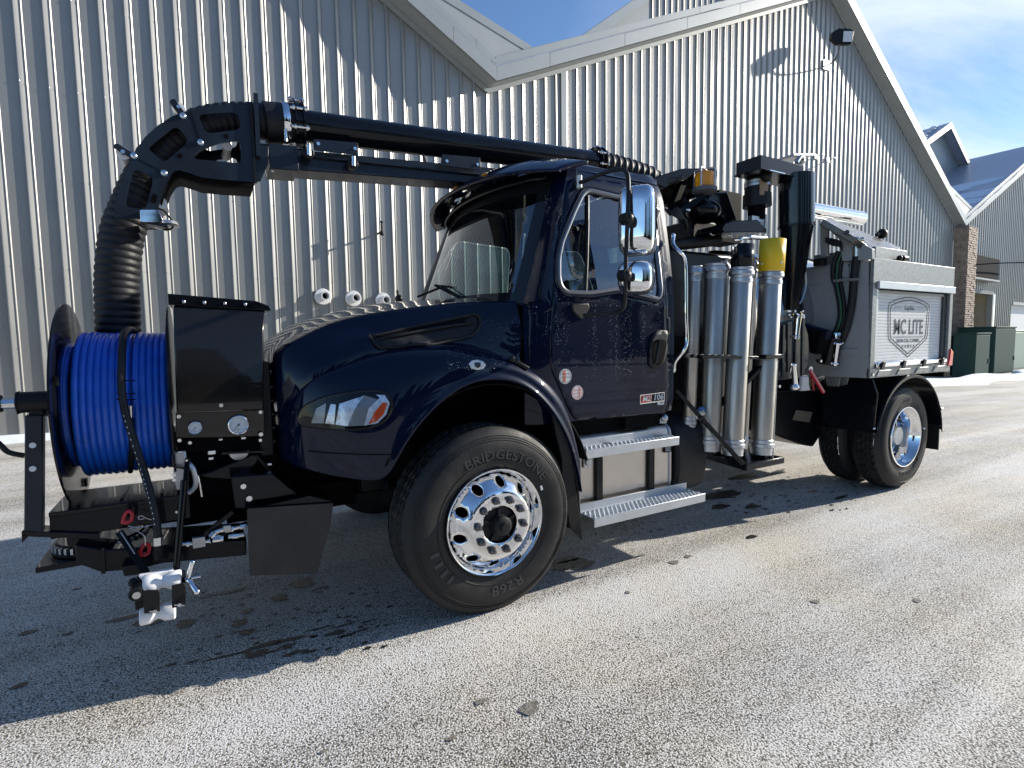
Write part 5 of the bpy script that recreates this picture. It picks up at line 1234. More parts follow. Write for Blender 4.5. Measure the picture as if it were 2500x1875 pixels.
# corrugated suction hose
hpts = [A(*z1(a, b), y=CY) for a, b in ((2195, 312), (2050, 305), (1900, 302), (1720, 312), (1530, 362), (1345, 478), (1195, 630), (1095, 805), (1015, 980), (950, 1150), (918, 1350), (905, 1550), (908, 1750), (915, 1950), (925, 2150))]
cp = smoothpath(hpts, 40); tot = 0; cum = [0]
for a, b in zip(cp, cp[1:]): tot += (b-a).length; cum.append(tot)
rr2 = [.103+.0060*abs(math.sin(c_*math.pi/.042)) for c_ in cum]
MB().tube(cp, rr2, 30).build('suction_hose', hoseb, T, ang=80)
# end flange, cuff, clamp and bolted collar
MB().bar(A(*z1(1932, 175), y=YN-.02), A(*z1(1972, 782), y=YN-.02), .014, .012, up=(0, 1, 0)).build('elbow_flange', satin, bo_)
MB().box(A(*z1(1940, 300), y=CY).x, YN-.03, A(*z1(1945, 640), y=CY).z, A(*z1(1960, 300), y=CY).x+.01, YF+.03, A(*z1(1940, 180), y=CY).z).build('elbow_flange', boomb, bo_)
k0, k1 = A(*z2(-10, 175), y=CY), A(*z2(150, 186), y=CY); bx = (A(*z2(1760, 392), y=CY)-A(*z2(190, 190), y=CY)).normalized()
MB().cyl(k0, k1, .122, n=36).build('rubber_cuff', hoseb, T)
MB().lathe(A(*z2(100, 182), y=CY), bx, [(-.02, .120), (-.02, .126), (-.014, .128), (.014, .128), (.02, .126), (.02, .120)], 40).build('hose_clamp', chrome, T)
p = A(*z2(105, 240), y=CY-.10); MB().cyl(p+V(0, 0, .03), p+V(0, 0, -.04), .012, n=10).build('clamp_screw', zinc, T)
def collar(c, r, name='pipe_flange', n_=8):
    fo = MB().lathe(c, bx, [(-.03, r*.8), (-.03, r), (-.018, r), (-.018, r-.02), (.018, r-.02), (.018, r), (.03, r), (.03, r*.8)], 36).build(name, black, T, ang=30); bb = MB(); u_, w_, _ = frame(bx)
    for k in range(n_): a = 2*math.pi*k/n_+.4; cc = c+(u_*math.cos(a)+w_*math.sin(a))*(r-.008); bb.cyl(cc-bx*.055, cc+bx*.05, .009, n=6); bb.cyl(cc-bx*.042, cc-bx*.028, .016, n=6); bb.cyl(cc+bx*.028, cc+bx*.042, .016, n=6)
    bb.build('flange_bolts', zinc, fo, stuff=True); return fo
collar(A(*z2(166, 190), y=CY), .155)
pa, pb = A(*z2(185, 192), y=CY), A(*z2(1770, 394), y=CY)
MB().cyl(pa, pb, .098, n=40).build('boom_pipe', black, T)
collar(A(*z2(1785, 388), y=CY), .125)
# inner and outer box beam under the pipe
ym = CY
b0, b1, b2_, b3 = A(*z2(178, 372), y=YN+.02), A(*z2(1120, 492), y=YN+.02), 0, 0
MB().bar(b0+V(-.1, .14, 0), b1+V(.9, .14, .12), .20, .125).build('boom_beam', boomb, T, bevel=.006)
MB().bar(b0+V(.02, .03, .032), b1+V(.3, .03, .075), .03, .012).build('beam_rib', boomb, T, bevel=.003)
MB().bar(A(*z2(15, 350), y=YN)+V(0, .14, 0), A(*z2(175, 365), y=YN)+V(0, .14, 0), .25, .150).build('beam_sleeve', boomb, T, bevel=.006)
plate(z1, [(1965, 480), (2072, 495), (2070, 630), (2010, 765), (1968, 768)], YN+.01, .02).build('hinge_plate', boomb, T, bevel=.002)
for k in range(9): p = A(*z1(1965+k*14, 478+k*1.5), y=YN+.03); MB().box(p.x-.006, p.y, p.z-.012, p.x+.003, p.y+.2, p.z+.008).build('rack_tooth', satin, T)
for pts, bl in (([(255, 262), (495, 284), (497, 350), (258, 322)], ((280, 290), (479, 317))), ([(950, 345), (1155, 364), (1157, 432), (945, 405)], ((974, 384), (1140, 402)))):
    so2 = plate(z2, pts, YN+.0, .012).build('pipe_saddle', boomb, T, bevel=.002); plate(z2, pts, YF-.02, .012).build('pipe_saddle', boomb, T, bevel=.002)
    for q in bl: p = A(*z2(*q), y=YN); MB().cyl(p, p+V(0, -.008, 0), .011, n=12).build('saddle_bolt', zinc, so2)
for q in ((225, 335), (465, 392)):
    p = A(*z2(*q), y=YN+.0); g_ = MB().cyl(p+V(0, .03, -.01), p+V(0, -.02, -.01), .035, n=18); g_.build('lock_knob', satin, T, bevel=.004); MB().cyl(p+V(0, -.03, -.03), p+V(0, -.03, .03), .014, n=12).build('lock_pin', zinc, T)
p = A(*z2(862, 385), y=YN+.1); MB().bar(p+V(0, 0, -.02), p+V(-.02, 0, .04), .01, .015).build('cable_guide', satin, T)
p = A(*z1(2100, 650), y=YN+.05); MB().cyl(p+V(0, 0, .03), p+V(0, 0, -.03), .012, n=8).build('lock_pin', zinc, T)
# corrugated hose behind the cab
hc_ = [A(*z2(1800, 395), y=CY), A(*z2(1880, 412), y=CY), A(*z2(1980, 440), y=CY), A(*z2(2080, 480), y=CY), A(*z3(190, 330), y=CY), A(*z3(300, 400), y=CY), A(*z3(360, 480), y=CY+.02), A(*z3(340, 600), y=CY+.1)]
cp = smoothpath(hc_, 40); tot = 0; cum = [0]
for a, b in zip(cp, cp[1:]): tot += (b-a).length; cum.append(tot)
MB().tube(cp, [.092+.009*max(0, math.sin(c_*2*math.pi/.07)) for c_ in cum], 24).build('suction_hose', hoseb, T, ang=80)
# work lights below the elbow
w0 = plate(z1, [(1078, 985), (1225, 985), (1258, 1070), (1245, 1082), (1085, 1080)], YN-.06, .06, .008); w0.build('work_light', chrome, bo_, bevel=.006)
wc = A(*z1(1285, 1100), y=YN+.02); MB().lathe(wc, V(.1, -.15, -1), [(-.01, .0), (-.008, .055), (.012, .062), (.016, .055), (.012, 0)], 28).build('work_light', cast, bo_)
MB().bar(A(*z1(1090, 1090), y=YN+.02), A(*z1(1300, 1130), y=YN+.02), .12, .014, up=(0, 0, 1)).build('light_bracket', boomb, bo_, bevel=.003)
MB().tube(smoothpath([A(*z1(1220, 975), y=YN-.02), A(*z1(1270, 1000), y=YN-.02), A(*z1(1330, 1080), y=YN), A(*z1(1325, 1130), y=YN), A(*z1(1260, 1140), y=YN)], 6), .005, 6).build('light_cable', dark, bo_)

# ================================================================== REAR EQUIPMENT
def z5(a, b): return ((1840+a/5.53)*.8848, (700+b/5.53)*.8848)
def vcyl(zf, xl, xr, yt, yb, Y, name, m, n=36, taper=1.0, **k):
    """upright round body whose photographed sides are xl..xr and whose ends are at yt, yb"""
    c = A(*zf((xl+xr)/2, yt), y=Y); cb_ = A(*zf((xl+xr)/2, yb), y=Y)
    l = ray(*zf(xl, yt)).normalized(); r_ = ray(*zf(xr, yt)).normalized(); half = math.acos(max(-1, min(1, l.dot(r_))))/2; rad = (c-CAM).length*math.sin(half)
    return MB().cyl(cb_, c, rad*taper, rad, n=n), c, cb_, rad
# debris body and dark machinery between cab and tanks
DK = mat('tank_black', (.006, .006, .008), .35, 0, .1, spec=.25, rvar=.08, cscale=4)
MB().box(1.72, .75, .98, 3.05, 2.25, 2.30).build('blower_housing', DK, T, bevel=.03)
MB().box(2.05, .62, 1.0, 3.85, .85, 1.55).build('machinery_frame', dark, T, bevel=.01)
MB().box(1.62, .70, 1.0, 1.70, 2.3, 2.25).build('bulkhead', dark, T, bevel=.01)
hp_ = MB().prism(PP(z3, [(385, 640), (392, 560), (405, 505), (560, 535), (575, 640)], y=.95), (0, .4, 0)); hp_.build('air_filter_box', DK, T, bevel=.02)
tb_ = MB().prism(PP(z3, [(520, 335), (625, 322), (695, 525), (640, 560), (560, 470), (470, 400)], y=.75), (0, .12, 0)); tb_.build('tilted_box', mat('box_gloss', (.005, .006, .008), .13, spec=.25), T, bevel=.012)
MB().ball(A(*z3(465, 455), y=.85), .17, 20, (1.1, .8, .7)).build('blower_elbow', black, T)
MB().cyl(A(*z3(230, 690), y=.8), A(*z3(560, 655), y=.8), .05, n=16).build('blower_pipe', satin, T)
for q, s_ in (((525, 612), .022), ((640, 622), .018), ((585, 575), .02), ((590, 600), .012), ((362, 450), .018)):
    MB().ball(A(*z3(*q), y=.68), s_, 10, (1.6, .6, .7)).build('fitting', zinc, T)
f_ = MB(); pts = [(670, 655), (710, 652), (720, 640), (770, 638), (775, 632), (885, 640)]
for (a, b), r_ in zip(zip(pts, pts[1:]), (.008, .016, .013, .022, .020)): f_.cyl(A(*z3(*a), y=.42), A(*z3(*b), y=.42), r_, n=12)
f_.build('hydraulic_coupler', zinc, T)
# boom rest beam behind the cab
bm_ = MB().prism(PP(z3, [(80, 245), (310, 172), (340, 168), (552, 165), (556, 205), (540, 330), (535, 210), (400, 200), (350, 240), (205, 300), (120, 262)], y=.85), (0, .5, 0)); MB_ = mat('machine_black', (.005, .006, .008), .13, spec=.25)
bm_.build('boom_rest', MB_, T, bevel=.006)
MB().prism(PP(z3, [(315, 265), (365, 240), (300, 400), (250, 470), (255, 420)], y=.9), (0, .06, 0)).build('boom_rest_strut', dark, T, bevel=.004)
hz = MB()
for k in range(5): hz.tube(smoothpath([A(*z3(200+8*k, 440+12*k), y=.7), A(*z3(290, 500-15*k), y=.65), A(*z3(350, 520+12*k), y=.7), A(*z3(300, 590+6*k), y=.75)], 5), .011, 8)
hz.build('cable_loom', hoseb, T)
# amber beacon with wire cage
b1_, c_, cb_, r_ = vcyl(z3, 405, 535, 205, 300, .70, '', amber); bb_ = b1_.build('beacon', amber, T, bevel=.012, seg=3)
cg = c_+V(0, 0, -.0); MB().ball(c_, r_*.97, 20, (1, 1, .22)).build('beacon_top', amber, bb_)
MB().lathe(cb_, (0, 0, 1), [(.03, r_*1.01), (.034, r_*1.03), (.038, r_*1.01)], 30).build('beacon_ring', amber, bb_)
MB().lathe(cb_, (0, 0, -1), [(0, r_*1.15), (.005, r_*1.32), (.035, r_*1.36), (.045, r_*1.2), (.055, .0)], 36).build('beacon_base', mat('beacon_base_grey', (.12, .125, .13), .4), bb_, ang=50)
cgm = MB()
for a in (0, math.pi/2):
    d = V(math.cos(a+.4), math.sin(a+.4), 0)*r_*1.15; h = c_.z+.03; cgm.tube(smoothpath([cb_+d, V(cb_.x+d.x, cb_.y+d.y, h-.02), V(cb_.x+d.x*.8, cb_.y+d.y*.8, h+.01), V(cb_.x-d.x*.8, cb_.y-d.y*.8, h+.01), V(cb_.x-d.x, cb_.y-d.y, h-.02), cb_-d], 3), .005, 6)
cgm.build('beacon_cage', cast, bb_)
MB().bar(cb_+V(0, 0, -.07), A(*z3(300, 470), y=.85), .05, .05).build('beacon_bracket', black, T)
# silencer with rubber boots
SX = A(*z3(828, 300), y=.62)
def sil(p, q, xl, xr, nm, m, tp=1): o, c, b, r = vcyl(z3, xl, xr, p, q, .62, '', m, taper=tp); return o.build(nm, m, T, ang=40), c, b, r
sil(205, 262, 752, 905, 'silencer_top', hoseb); s_o, sc_, sb_, sr_ = sil(255, 345, 740, 912, 'silencer_boot', hoseb, 1.03)
sil(345, 430, 728, 922, 'silencer_boot', plast, 1.03); sil(425, 520, 760, 880, 'inlet_pipe', dark)
for yy in (268, 290):
    c = A(*z3(828, yy), y=.62); MB().lathe(c, (0, 0, 1), [(-.012, sr_*1.04), (-.012, sr_*1.08), (.012, sr_*1.08), (.012, sr_*1.04)], 40).build('band_clamp', cast, s_o)
c = A(*z3(815, 318), y=.62); rr_l = []
for k in range(13): a = R(232+k*8); rr_l.append([c+V(math.cos(a)*sr_*1.055, math.sin(a)*sr_*1.055, h) for h in (-.07, .07)])
MB().grid(rr_l).build('silencer_label', mat('kraft_label', (.30, .21, .13), .6, cvar=.1, cscale=30), s_o)
MB().ball(A(*z3(885, 225), y=.5), .05, 12).build('boot_bump', hoseb, s_o)
MB().cyl(A(*z3(880, 480), y=.60), A(*z3(880, 610), y=.60), .012, n=10).build('guide_rod', zinc, T)
MB().box(A(*z3(765, 490), y=.6).x, .56, A(*z3(765, 518), y=.56).z, A(*z3(848, 490), y=.6).x, .6, A(*z3(765, 482), y=.56).z).build('rating_plate', cast, T)
MB().prism(PP(z3, [(590, 575), (610, 540), (690, 520), (830, 515), (890, 580), (890, 600), (600, 600)], y=.55), (0, .3, 0)).build('machinery_cover', MB_, T, bevel=.006)
# air box
ac = A(*z3(850, 75), y=.42); ab = A(*z3(850, 168), y=.42).z
x0 = ac.x; zt = ac.z
le = A(*z3(682, 120), x=x0); x1 = A(*z3(1142, 150), y=.42).x
air = MB().box(x0, .42, ab, x1, le.y, zt); air.build('air_box', mat('air_box_grey', (.020, .024, .034), .16, spec=.25), T, bevel=.006)
MB().box(x0-.01, .41, ab-.006, x1+.01, le.y+.01, ab+.004).build('air_box_flange', black, T, bevel=.002)
rm = MB(); 
for k in range(14): rm.ball(V(x0+.12+k*(x1-x0-.2)/14*.5, .408, ab-.004), .008, 6)
rm.build('edge_rivets', zinc, T, stuff=True)
tp_ = MB().bar(A(*z3(990, 102), y=.7), A(*z3(1130, 100), y=.7), .25, .02); tp_.ball(A(*z3(1115, 120), y=.6), .05, 10, (1.2, 1, .8)); tp_.tube(smoothpath([A(*z3(1090, 130), y=.55), A(*z3(1120, 90), y=.55), A(*z3(1140, 110), y=.55)], 4), .02, 8); tp_.build('box_latch', cast, T, bevel=.004)
MB().box(x0+.2, 1.0, ab-.5, x1-.1, 1.25, ab-.01).build('duct', dark, T)
# cyclone separator
cy1, cc_, cbt, cr_ = vcyl(z3, 962, 1215, 215, 562, .48, '', black); cyo = cy1.build('cyclone_separator', mat('cyclone_black', (.007, .010, .013), .16, 0, .6, spec=.3), T, bevel=.01, seg=3, ang=30)
c_b2 = A(*z3(1055, 1130), y=.48)
MB().cyl(cbt+V(0, 0, .0), c_b2, cr_*.93, cr_*.42, n=36).build('cyclone_cone', black, cyo, ang=40); MB().lathe(cbt, (0, 0, 1), [(-.012, cr_*.95), (-.012, cr_*1.02), (.008, cr_*1.02), (.008, cr_)], 40).build('cyclone_flange', black, cyo)
MB().tube(smoothpath([A(*z3(1150, 870), y=.40), A(*z3(1155, 950), y=.40), A(*z3(1130, 1050), y=.40), A(*z3(1108, 1085), y=.40)], 5), .010, 8).build('clear_tube', cast, T)
# exhaust tube
e0 = A(*z3(1190, 452), y=.72); e1 = A(*z3(1522, 508), y=.72); MB().cyl(e0-(e1-e0)*.3, e1, .078, n=36).build('polished_silencer', chrome, T, ang=40)
MB().lathe(e1, (e1-e0), [(0, .078), (.008, .07), (.010, .0)], 30).build('silencer_end', alum, T)
# round debris tank, seen between cyclone and box
dtk = MB().lathe((3.0, 1.2, 1.72), (1, 0, 0), [(.0, .0), (.0, .45), (.05, .62), (.15, .70), (3.0, .70), (3.1, .62), (3.15, .4), (3.15, 0)], 48); dtk.build('debris_tank', mat('tank_polished', (.55, .56, .58), .16, 1), T, ang=50)
MB().lathe((4.6, 1.2, 1.72), (1, 0, 0), [(0, .70), (0, .72), (.06, .72), (.06, .70)], 48).build('tank_band', galv, T)
# grey body: front sheet and cladding
BX0, BX1, BZ0, BZ1 = 3.86, 5.46, 1.145, 2.215
body = MB().prism([V(BX0, -.02, BZ0), V(BX0, 2.42, BZ0), V(BX0, 2.42, BZ1), V(BX0, .02, BZ1)], (.04, 0, 0)); body.box(BX0+.04, .30, BZ0, BX1, 2.40, BZ0+.04); body.box(BX0+.04, .56, BZ0+.04, BX1, .60, BZ1); body.box(BX1-.03, .0, BZ0, BX1, 2.4, BZ1-.01); body.box(BX0+.04, .0, BZ1-.03, BX1-.03, .6, BZ1-.002)
bdo = body.build('tool_body', greyp, T, bevel=.004)
FXX = BX0-.001
for pts in ([(1160, 860), (1330, 826), (1335, 925), (1160, 962)], [(1375, 1390), (1510, 1385), (1520, 1420), (1370, 1420)], [(1400, 800), (1450, 800), (1450, 905), (1398, 905)]):
    P = PP(z3, pts, x=FXX); MB().prism(P, (-.012, 0, 0)).build('body_stiffener', greyp, bdo, bevel=.004)
p = A(*z3(1445, 822), x=FXX-.013); MB().cyl(p, p+V(-.002, 0, 0), .008, n=10).build('drain_hole', dark, bdo)
# galvanised frame round the shutter
def gp(name, x0, x1, y0, y1, z0, z1, m=galv, par=None, bv=.003): return MB().box(x0, y0, z0, x1, y1, z1).build(name, m, par or bdo, bevel=bv)
gp('top_band', BX0+.0, BX1+.01, -.03, .0, 2.00, 2.225)
gp('door_header', BX0+.06, BX1-.01, -.055, -.031, 1.955, 2.02, stepal)
gp('frame_post', BX0+.001, BX0+.075, -.028, .0, BZ0+.09, 1.998)
gp('frame_post', BX1-.06, BX1+.008, -.028, .0, BZ0+.09, 1.998)
gp('frame_post_trim', BX0+.085, BX0+.125, -.018, .03, BZ0+.12, 1.954, stepal)
gp('lower_rail', BX0+.0, BX1+.01, -.03, .0, BZ0, BZ0+.088)
gp('reveal', BX0+.126, BX0+.13, .0, .10, 1.30, 1.95, greyp)
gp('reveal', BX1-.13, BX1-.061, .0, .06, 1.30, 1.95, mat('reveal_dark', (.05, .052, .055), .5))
gp('reveal_top', BX0+.13, BX1-.13, .0, .06, 1.925, 1.95, greyp)
# shutter slats
ns = 22; z0s = 1.285; hs = (1.93-z0s)/ns
shut = None
for k in range(ns):
    zz0 = z0s+k*hs; o = MB().prism([V(BX0+.13, .025, zz0), V(BX0+.13, .0215, zz0+.003), V(BX0+.13, .0205, zz0+hs*.5), V(BX0+.13, .0215, zz0+hs-.002), V(BX0+.13, .025, zz0+hs-.0005), V(BX0+.13, .036, zz0+hs-.001), V(BX0+.13, .036, zz0)], (BX1-BX0-.26, 0, 0)).build('shutter_slat', shutm, T, ang=30)
gp('shutter_bar', BX0+.10, BX1-.10, -.045, .02, 1.235, 1.288, chrome, T, .012)
for x in (BX0+.13, BX0+.52, BX0+.93, BX0+1.32): MB().prism([(x, -.062, 1.222), (x+.05, -.062, 1.222), (x+.085, -.062, 1.29), (x+.035, -.062, 1.29)], (0, .016, 0)).build('bar_bracket', satin, T, bevel=.003)
for k in range(4):
    x = BX0+.09+k*.37; MB().prism([(x, -.0315, BZ0+.01), (x+.22, -.0315, BZ0+.01), (x+.28, -.0315, BZ0+.065), (x+.06, -.0315, BZ0+.065)], (0, -.006, 0)).build('rail_emboss', galv, T, bevel=.003)
p = V(BX0+.04, -.033, BZ0+.03); MB().cyl(p, p+V(0, -.008, 0), .014, n=12).build('rail_bolt', zinc, T)
tl_ = MB().prism([(BX1-.06, -.04, BZ0+.06), (BX1+.04, -.04, BZ0+.06), (BX1+.05, -.04, BZ0+.20), (BX1-.01, -.04, BZ0+.24), (BX1-.03, -.04, BZ0+.13)], (0, .05, 0)); tl_.build('tail_lamp', mat('tail_red', (.75, .01, .03), .15, 0, .6), T, bevel=.006)
gp('rear_bumper', BX1-.05, BX1+.10, .0, 2.4, BZ0-.06, BZ0-.01, dark, T)
# shield lettering on the shutter
sx, sz = (BX0+BX1)/2+.0, 1.605
inkm = mat('shutter_ink', (.035, .045, .065), .45)
def onsh(mb, nm):
    mb.v = [V(sx+v.x, .0195-v.z, sz+v.y) for v in mb.v]; return mb.build(nm, inkm, T, smooth=False)
def ringshape(poly, w, nm):
    c = Vector((0, .02)); inn_ = [tuple(Vector(p)-(Vector(p)-c).normalized()*w*1.15) for p in poly]
    mb = panel(poly, [inn_], lambda a, b: V(a, b, 0), .06); return onsh(mb, nm)
shp = [(-.42, .19), (-.40, .235), (-.25, .275), (-.10, .295), (0, .30), (.10, .295), (.25, .275), (.40, .235), (.42, .19), (.40, -.08), (.38, -.12), (.0, -.295), (-.38, -.12), (-.40, -.08)]
ringshape(shp, .012, 'shield_outline'); ringshape([(x*.90, (y-.02)*.90+.02) for x, y in shp], .012, 'shield_outline')
onsh(text_mb('MC LITE', .205, .0006, xs=.80, bold=.003), 'shutter_text'); 
def shifted(mb, dy, dx=0): mb.v = [v+V(dx, dy, 0) for v in mb.v]; return mb
onsh(shifted(text_mb('GapVax.', .062, .0006), .19), 'shutter_text'); onsh(shifted(text_mb('NON-CDL COMBO', .046, .0006, xs=1.15), -.128), 'shutter_text')
ln = MB().box(-.30, .192, 0, -.14, .196, .0006); onsh(ln, 'shield_rule'); onsh(MB().box(.14, .192, 0, .30, .196, .0006), 'shield_rule'); onsh(MB().box(-.30, -.094, 0, .30, -.090, .0006), 'shield_rule')
for k in range(5):
    st_ = [(math.cos(R(90+36*j))*(.020 if j % 2 == 0 else .008)*(1.3 if k == 2 else 1)+(-.11+.055*k), math.sin(R(90+36*j))*(.020 if j % 2 == 0 else .008)*(1.3 if k == 2 else 1)-.182) for j in range(10)]
    onsh(MB().add([V(a, b, .0006) for a, b in st_], [tuple(range(10))]), 'shield_star')
# upper hatch, knob, latch
hat = MB().box(BX0+.14, .03, 2.226, BX0+.72, .6, 2.345).build('upper_box', galv, bdo, bevel=.004)
la_, lb2, lc_, ld_ = A(*z3(1275, 508), y=.55), A(*z3(1318, 500), y=.95), A(*z3(1788, 700), y=.55), A(*z3(1500, 645), y=.02)
L0 = A(*z3(1500, 640), y=.02); L1 = A(*z3(1780, 722), y=.25)
ldm = mat('hatch_steel', (.11, .105, .10), .30, .8, rvar=.12, cscale=9)
hp3 = [A(*z3(1272, 512), y=.30), A(*z3(1500, 640), y=.04), A(*z3(1600, 712), y=.02), A(*z3(1782, 722), y=.22), A(*z3(1790, 700), y=.50), A(*z3(1315, 503), y=.62)]
nrm = (hp3[1]-hp3[0]).cross(hp3[5]-hp3[0]).normalized(); nrm = nrm if nrm.z > 0 else -nrm
MB().prism(hp3, -nrm*.055).build('hatch_lid', ldm, T, bevel=.006)
p = A(*z3(1425, 603), y=.10); MB().cyl(p, p+V(-.02, -.02, 0), .02, n=12).build('hatch_bolt', ldm, T)
MB().prism(PP(z3, [(1250, 540), (1300, 560), (1300, 760), (1250, 770)], x=3.8), (.04, 0, 0)).build('hatch_post', greyp, T, bevel=.004)
MB().prism(PP(z3, [(1285, 560), (1480, 650), (1600, 712), (1602, 780), (1400, 795), (1380, 650)], x=3.80), (.05, 0, 0)).build('hatch_cheek', greyp, T, bevel=.004)
p = A(*z3(1670, 610), y=.5); MB().ball(p, .055, 16, (1, .9, 1)).build('camera_housing', satin, T); MB().bar(p+V(-.02, 0, 0), p+V(-.12, 0, -.02), .03, .03).build('camera_bracket', satin, T)
p = A(*z3(1805, 775), y=.0); kn = MB().ball(p+V(-.05, 0, .0), .025, 10); kn.cyl(p, p+V(.07, 0, 0), .028, n=12); kn.ball(p+V(-.03, 0, -.05), .022, 8); kn.build('corner_latch', satin, T)
p = A(*z3(1230, 790), x=3.7); MB().box(p.x, p.y-.05, p.z-.05, p.x+.08, p.y+.04, p.z+.02).build('filler_neck', satin, T, bevel=.008)
cbm = MB()
for k in range(4): cbm.tube(smoothpath([A(*z3(1290, 640+8*k), x=3.78), A(*z3(1340, 650+12*k), x=3.74), A(*z3(1385, 665+10*k), x=3.76), A(*z3(1395, 700+8*k), x=3.78)], 4), .010, 6)
cbm.build('valve_loom', hoseb, T)
# hose bundle down the front sheet
green = mat('green_stripe', (.01, .12, .05), .4)
hbx = BX0-.03
h1_ = [A(*z3(*q), x=hbx-.01) for q in ((1380, 730), (1345, 800), (1340, 900), (1365, 980), (1385, 1100), (1385, 1180), (1360, 1260), (1335, 1290))]
MB().tube(smoothpath(h1_, 6), .024, 10).build('hydraulic_hose', hoseb, T)
h2_ = [A(*z3(*q), x=hbx-.025) for q in ((1395, 740), (1370, 810), (1362, 900), (1372, 980), (1392, 1100), (1390, 1180), (1372, 1250), (1350, 1285))]
MB().tube(smoothpath(h2_, 6), .007, 8).build('striped_hose', green, T)
h2b = [A(*z3(*q), x=hbx) for q in ((1405, 690), (1395, 800), (1385, 900), (1400, 1000), (1415, 1120), (1405, 1200), (1385, 1280))]
MB().tube(smoothpath(h2b, 6), .017, 8).build('hydraulic_hose', hoseb, T)
h3_ = [A(*z3(*q), x=hbx-.01) for q in ((1497, 720), (1495, 770), (1480, 900), (1472, 1000), (1458, 1120), (1430, 1240), (1395, 1330), (1380, 1360))]
MB().tube(smoothpath(h3_, 6), .034, 12).build('water_hose', hoseb, T)
f_ = MB().cyl(A(*z3(1497, 765), x=hbx-.01), A(*z3(1497, 700), x=hbx-.01), .036, n=16); f_.cyl(A(*z3(1497, 700), x=hbx-.01), A(*z3(1497, 660), x=hbx-.01), .026, n=12); f_.ball(A(*z3(1497, 655), x=hbx-.01), .034, 12); f_.cyl(A(*z3(1497, 655), x=hbx-.01), A(*z3(1545, 648), x=hbx+.02), .022, n=12); f_.build('hose_elbow', mat('brass_zinc', (.62, .60, .52), .25, 1), T, ang=40)
for pts in ([(1338, 920), (1405, 912), (1405, 928), (1338, 940)], [(1420, 915), (1530, 903), (1530, 922), (1420, 932)]):
    MB().prism(PP(z3, pts, x=hbx-.045), (.012, 0, 0)).build('hose_bracket', galv, T, bevel=.003)
# shiny pinch couplings
def coupling(q0, q1, r0, r1, Y=None, X=None, nm='pipe_coupling', m=chrome):
    k = dict(y=Y) if Y is not None else dict(x=X); a, b = A(*z5(*q0), **k), A(*z5(*q1), **k); o = MB().cyl(a, b, r0, r1, n=24); d = (b-a).normalized()
    u_, w_, _ = frame(d)
    for t, r_ in ((.0, r0*1.12), (.92, r1*1.12)):
        c = a+(b-a)*t; o.lathe(c, d, [(-.004, r_*.9), (-.004, r_), (.02, r_), (.02, r_*.9)], 24)
        for j in range(5): aa = j*1.257; o.ball(c+(u_*math.cos(aa)+w_*math.sin(aa))*r_, .013, 8)
    return o.build(nm, m, T, ang=40)
coupling((1110, 640), (1130, 780), .055, .045, X=hbx-.02); coupling((1080, 690), (1000, 1040), .075, .085, X=hbx-.06, m=black); coupling((1130, 770), (1090, 1060), .022, .02, X=hbx-.12)
coupling((600, 380), (570, 700), .032, .022, Y=.20); coupling((540, 1060), (560, 1360), .018, .024, Y=.15)
MB().ball(A(*z5(550, 1355), y=.15), .04, 12, (1.2, 1, .8)).build('valve_ball', chrome, T)
MB().tube(smoothpath([A(*z5(540, 1055), y=.15), A(*z5(515, 1050), y=.16), A(*z5(490, 1150), y=.18)], 4), .010, 8).build('valve_hook', chrome, T)
bj = MB()
rg_ = random.Random(4)
for k in range(16):
    a, b = 410+rg_.random()*270, 320+rg_.random()*110; bj.cyl(A(*z5(a, b), y=.18), A(*z5(a+18, b+3), y=.18), rg_.uniform(.006, .013), n=8)
bj.build('flange_bolts', zinc, T, stuff=True)
for (q0, q1, w_, m_) in (((470, 500), (470, 1150), .05, boomb), ((400, 510), (385, 1200), .03, boomb), ((665, 400), (655, 1200), .04, boomb), ((560, 880), (560, 1030), .03, black)):
    MB().bar(A(*z5(*q0), y=.22), A(*z5(*q1), y=.22), .02, w_, up=(1, 0, 0)).build('slide_rail', m_, T, bevel=.003)
pn = MB().prism(PP(z5, [(380, 480), (680, 440), (740, 640), (760, 880), (740, 1040), (650, 1240), (330, 1260), (350, 700)], y=.26), (0, .2, 0)); pn.build('pump_panel', mat('panel_navy', (.012, .016, .028), .3, 0, .4), T, bevel=.01)
MB().tube([A(*z5(695, 555), x=3.6), A(*z5(850, 610), x=3.6), A(*z5(1010, 655), x=3.6)], .05, 16).build('discharge_pipe', MAT['navy_paint'], T)
MB().bar(A(*z5(720, 700), x=3.62), A(*z5(980, 760), x=3.62), .2, .22).build('valve_housing', dark, T, bevel=.02)
rh = MB().bar(A(*z5(760, 1125), y=.14), A(*z5(945, 1430), y=.10), .020, .032, up=(1, 0, 0)); rh.bar(A(*z5(770, 1160), y=.15), A(*z5(815, 1400), y=.15), .012, .014, up=(1, 0, 0)); rh.build('red_handle', redp, T, bevel=.004)
p = A(*z5(755, 1120), y=.15); MB().cyl(p+V(0, .01, 0), p+V(0, -.012, 0), .03, n=16).build('handle_pivot', cast, T)
MB().prism(PP(z5, [(655, 1210), (750, 1205), (755, 1330), (775, 1400), (640, 1412), (650, 1310)], y=.13), (0, .03, 0)).build('plastic_pouch', mat('pouch_white', (.42, .43, .44), .3), T, bevel=.01)
for q in ((325, 1345), (885, 1005)): p = A(*z5(*q), y=.2); MB().cyl(p, p+V(0, -.02, 0), .013, n=8).build('frame_bolt', zinc, T)
br = MB().prism(PP(z5, [(960, 1200), (1165, 1205), (1145, 1350), (990, 1335)], x=BX0+.05), (.02, 0, 0)); br.prism(PP(z5, [(1160, 1215), (1280, 1220), (1250, 1335), (1150, 1340)], x=BX0+.12), (.02, 0, 0)); br.build('hanger_bracket', galv, T, bevel=.003)
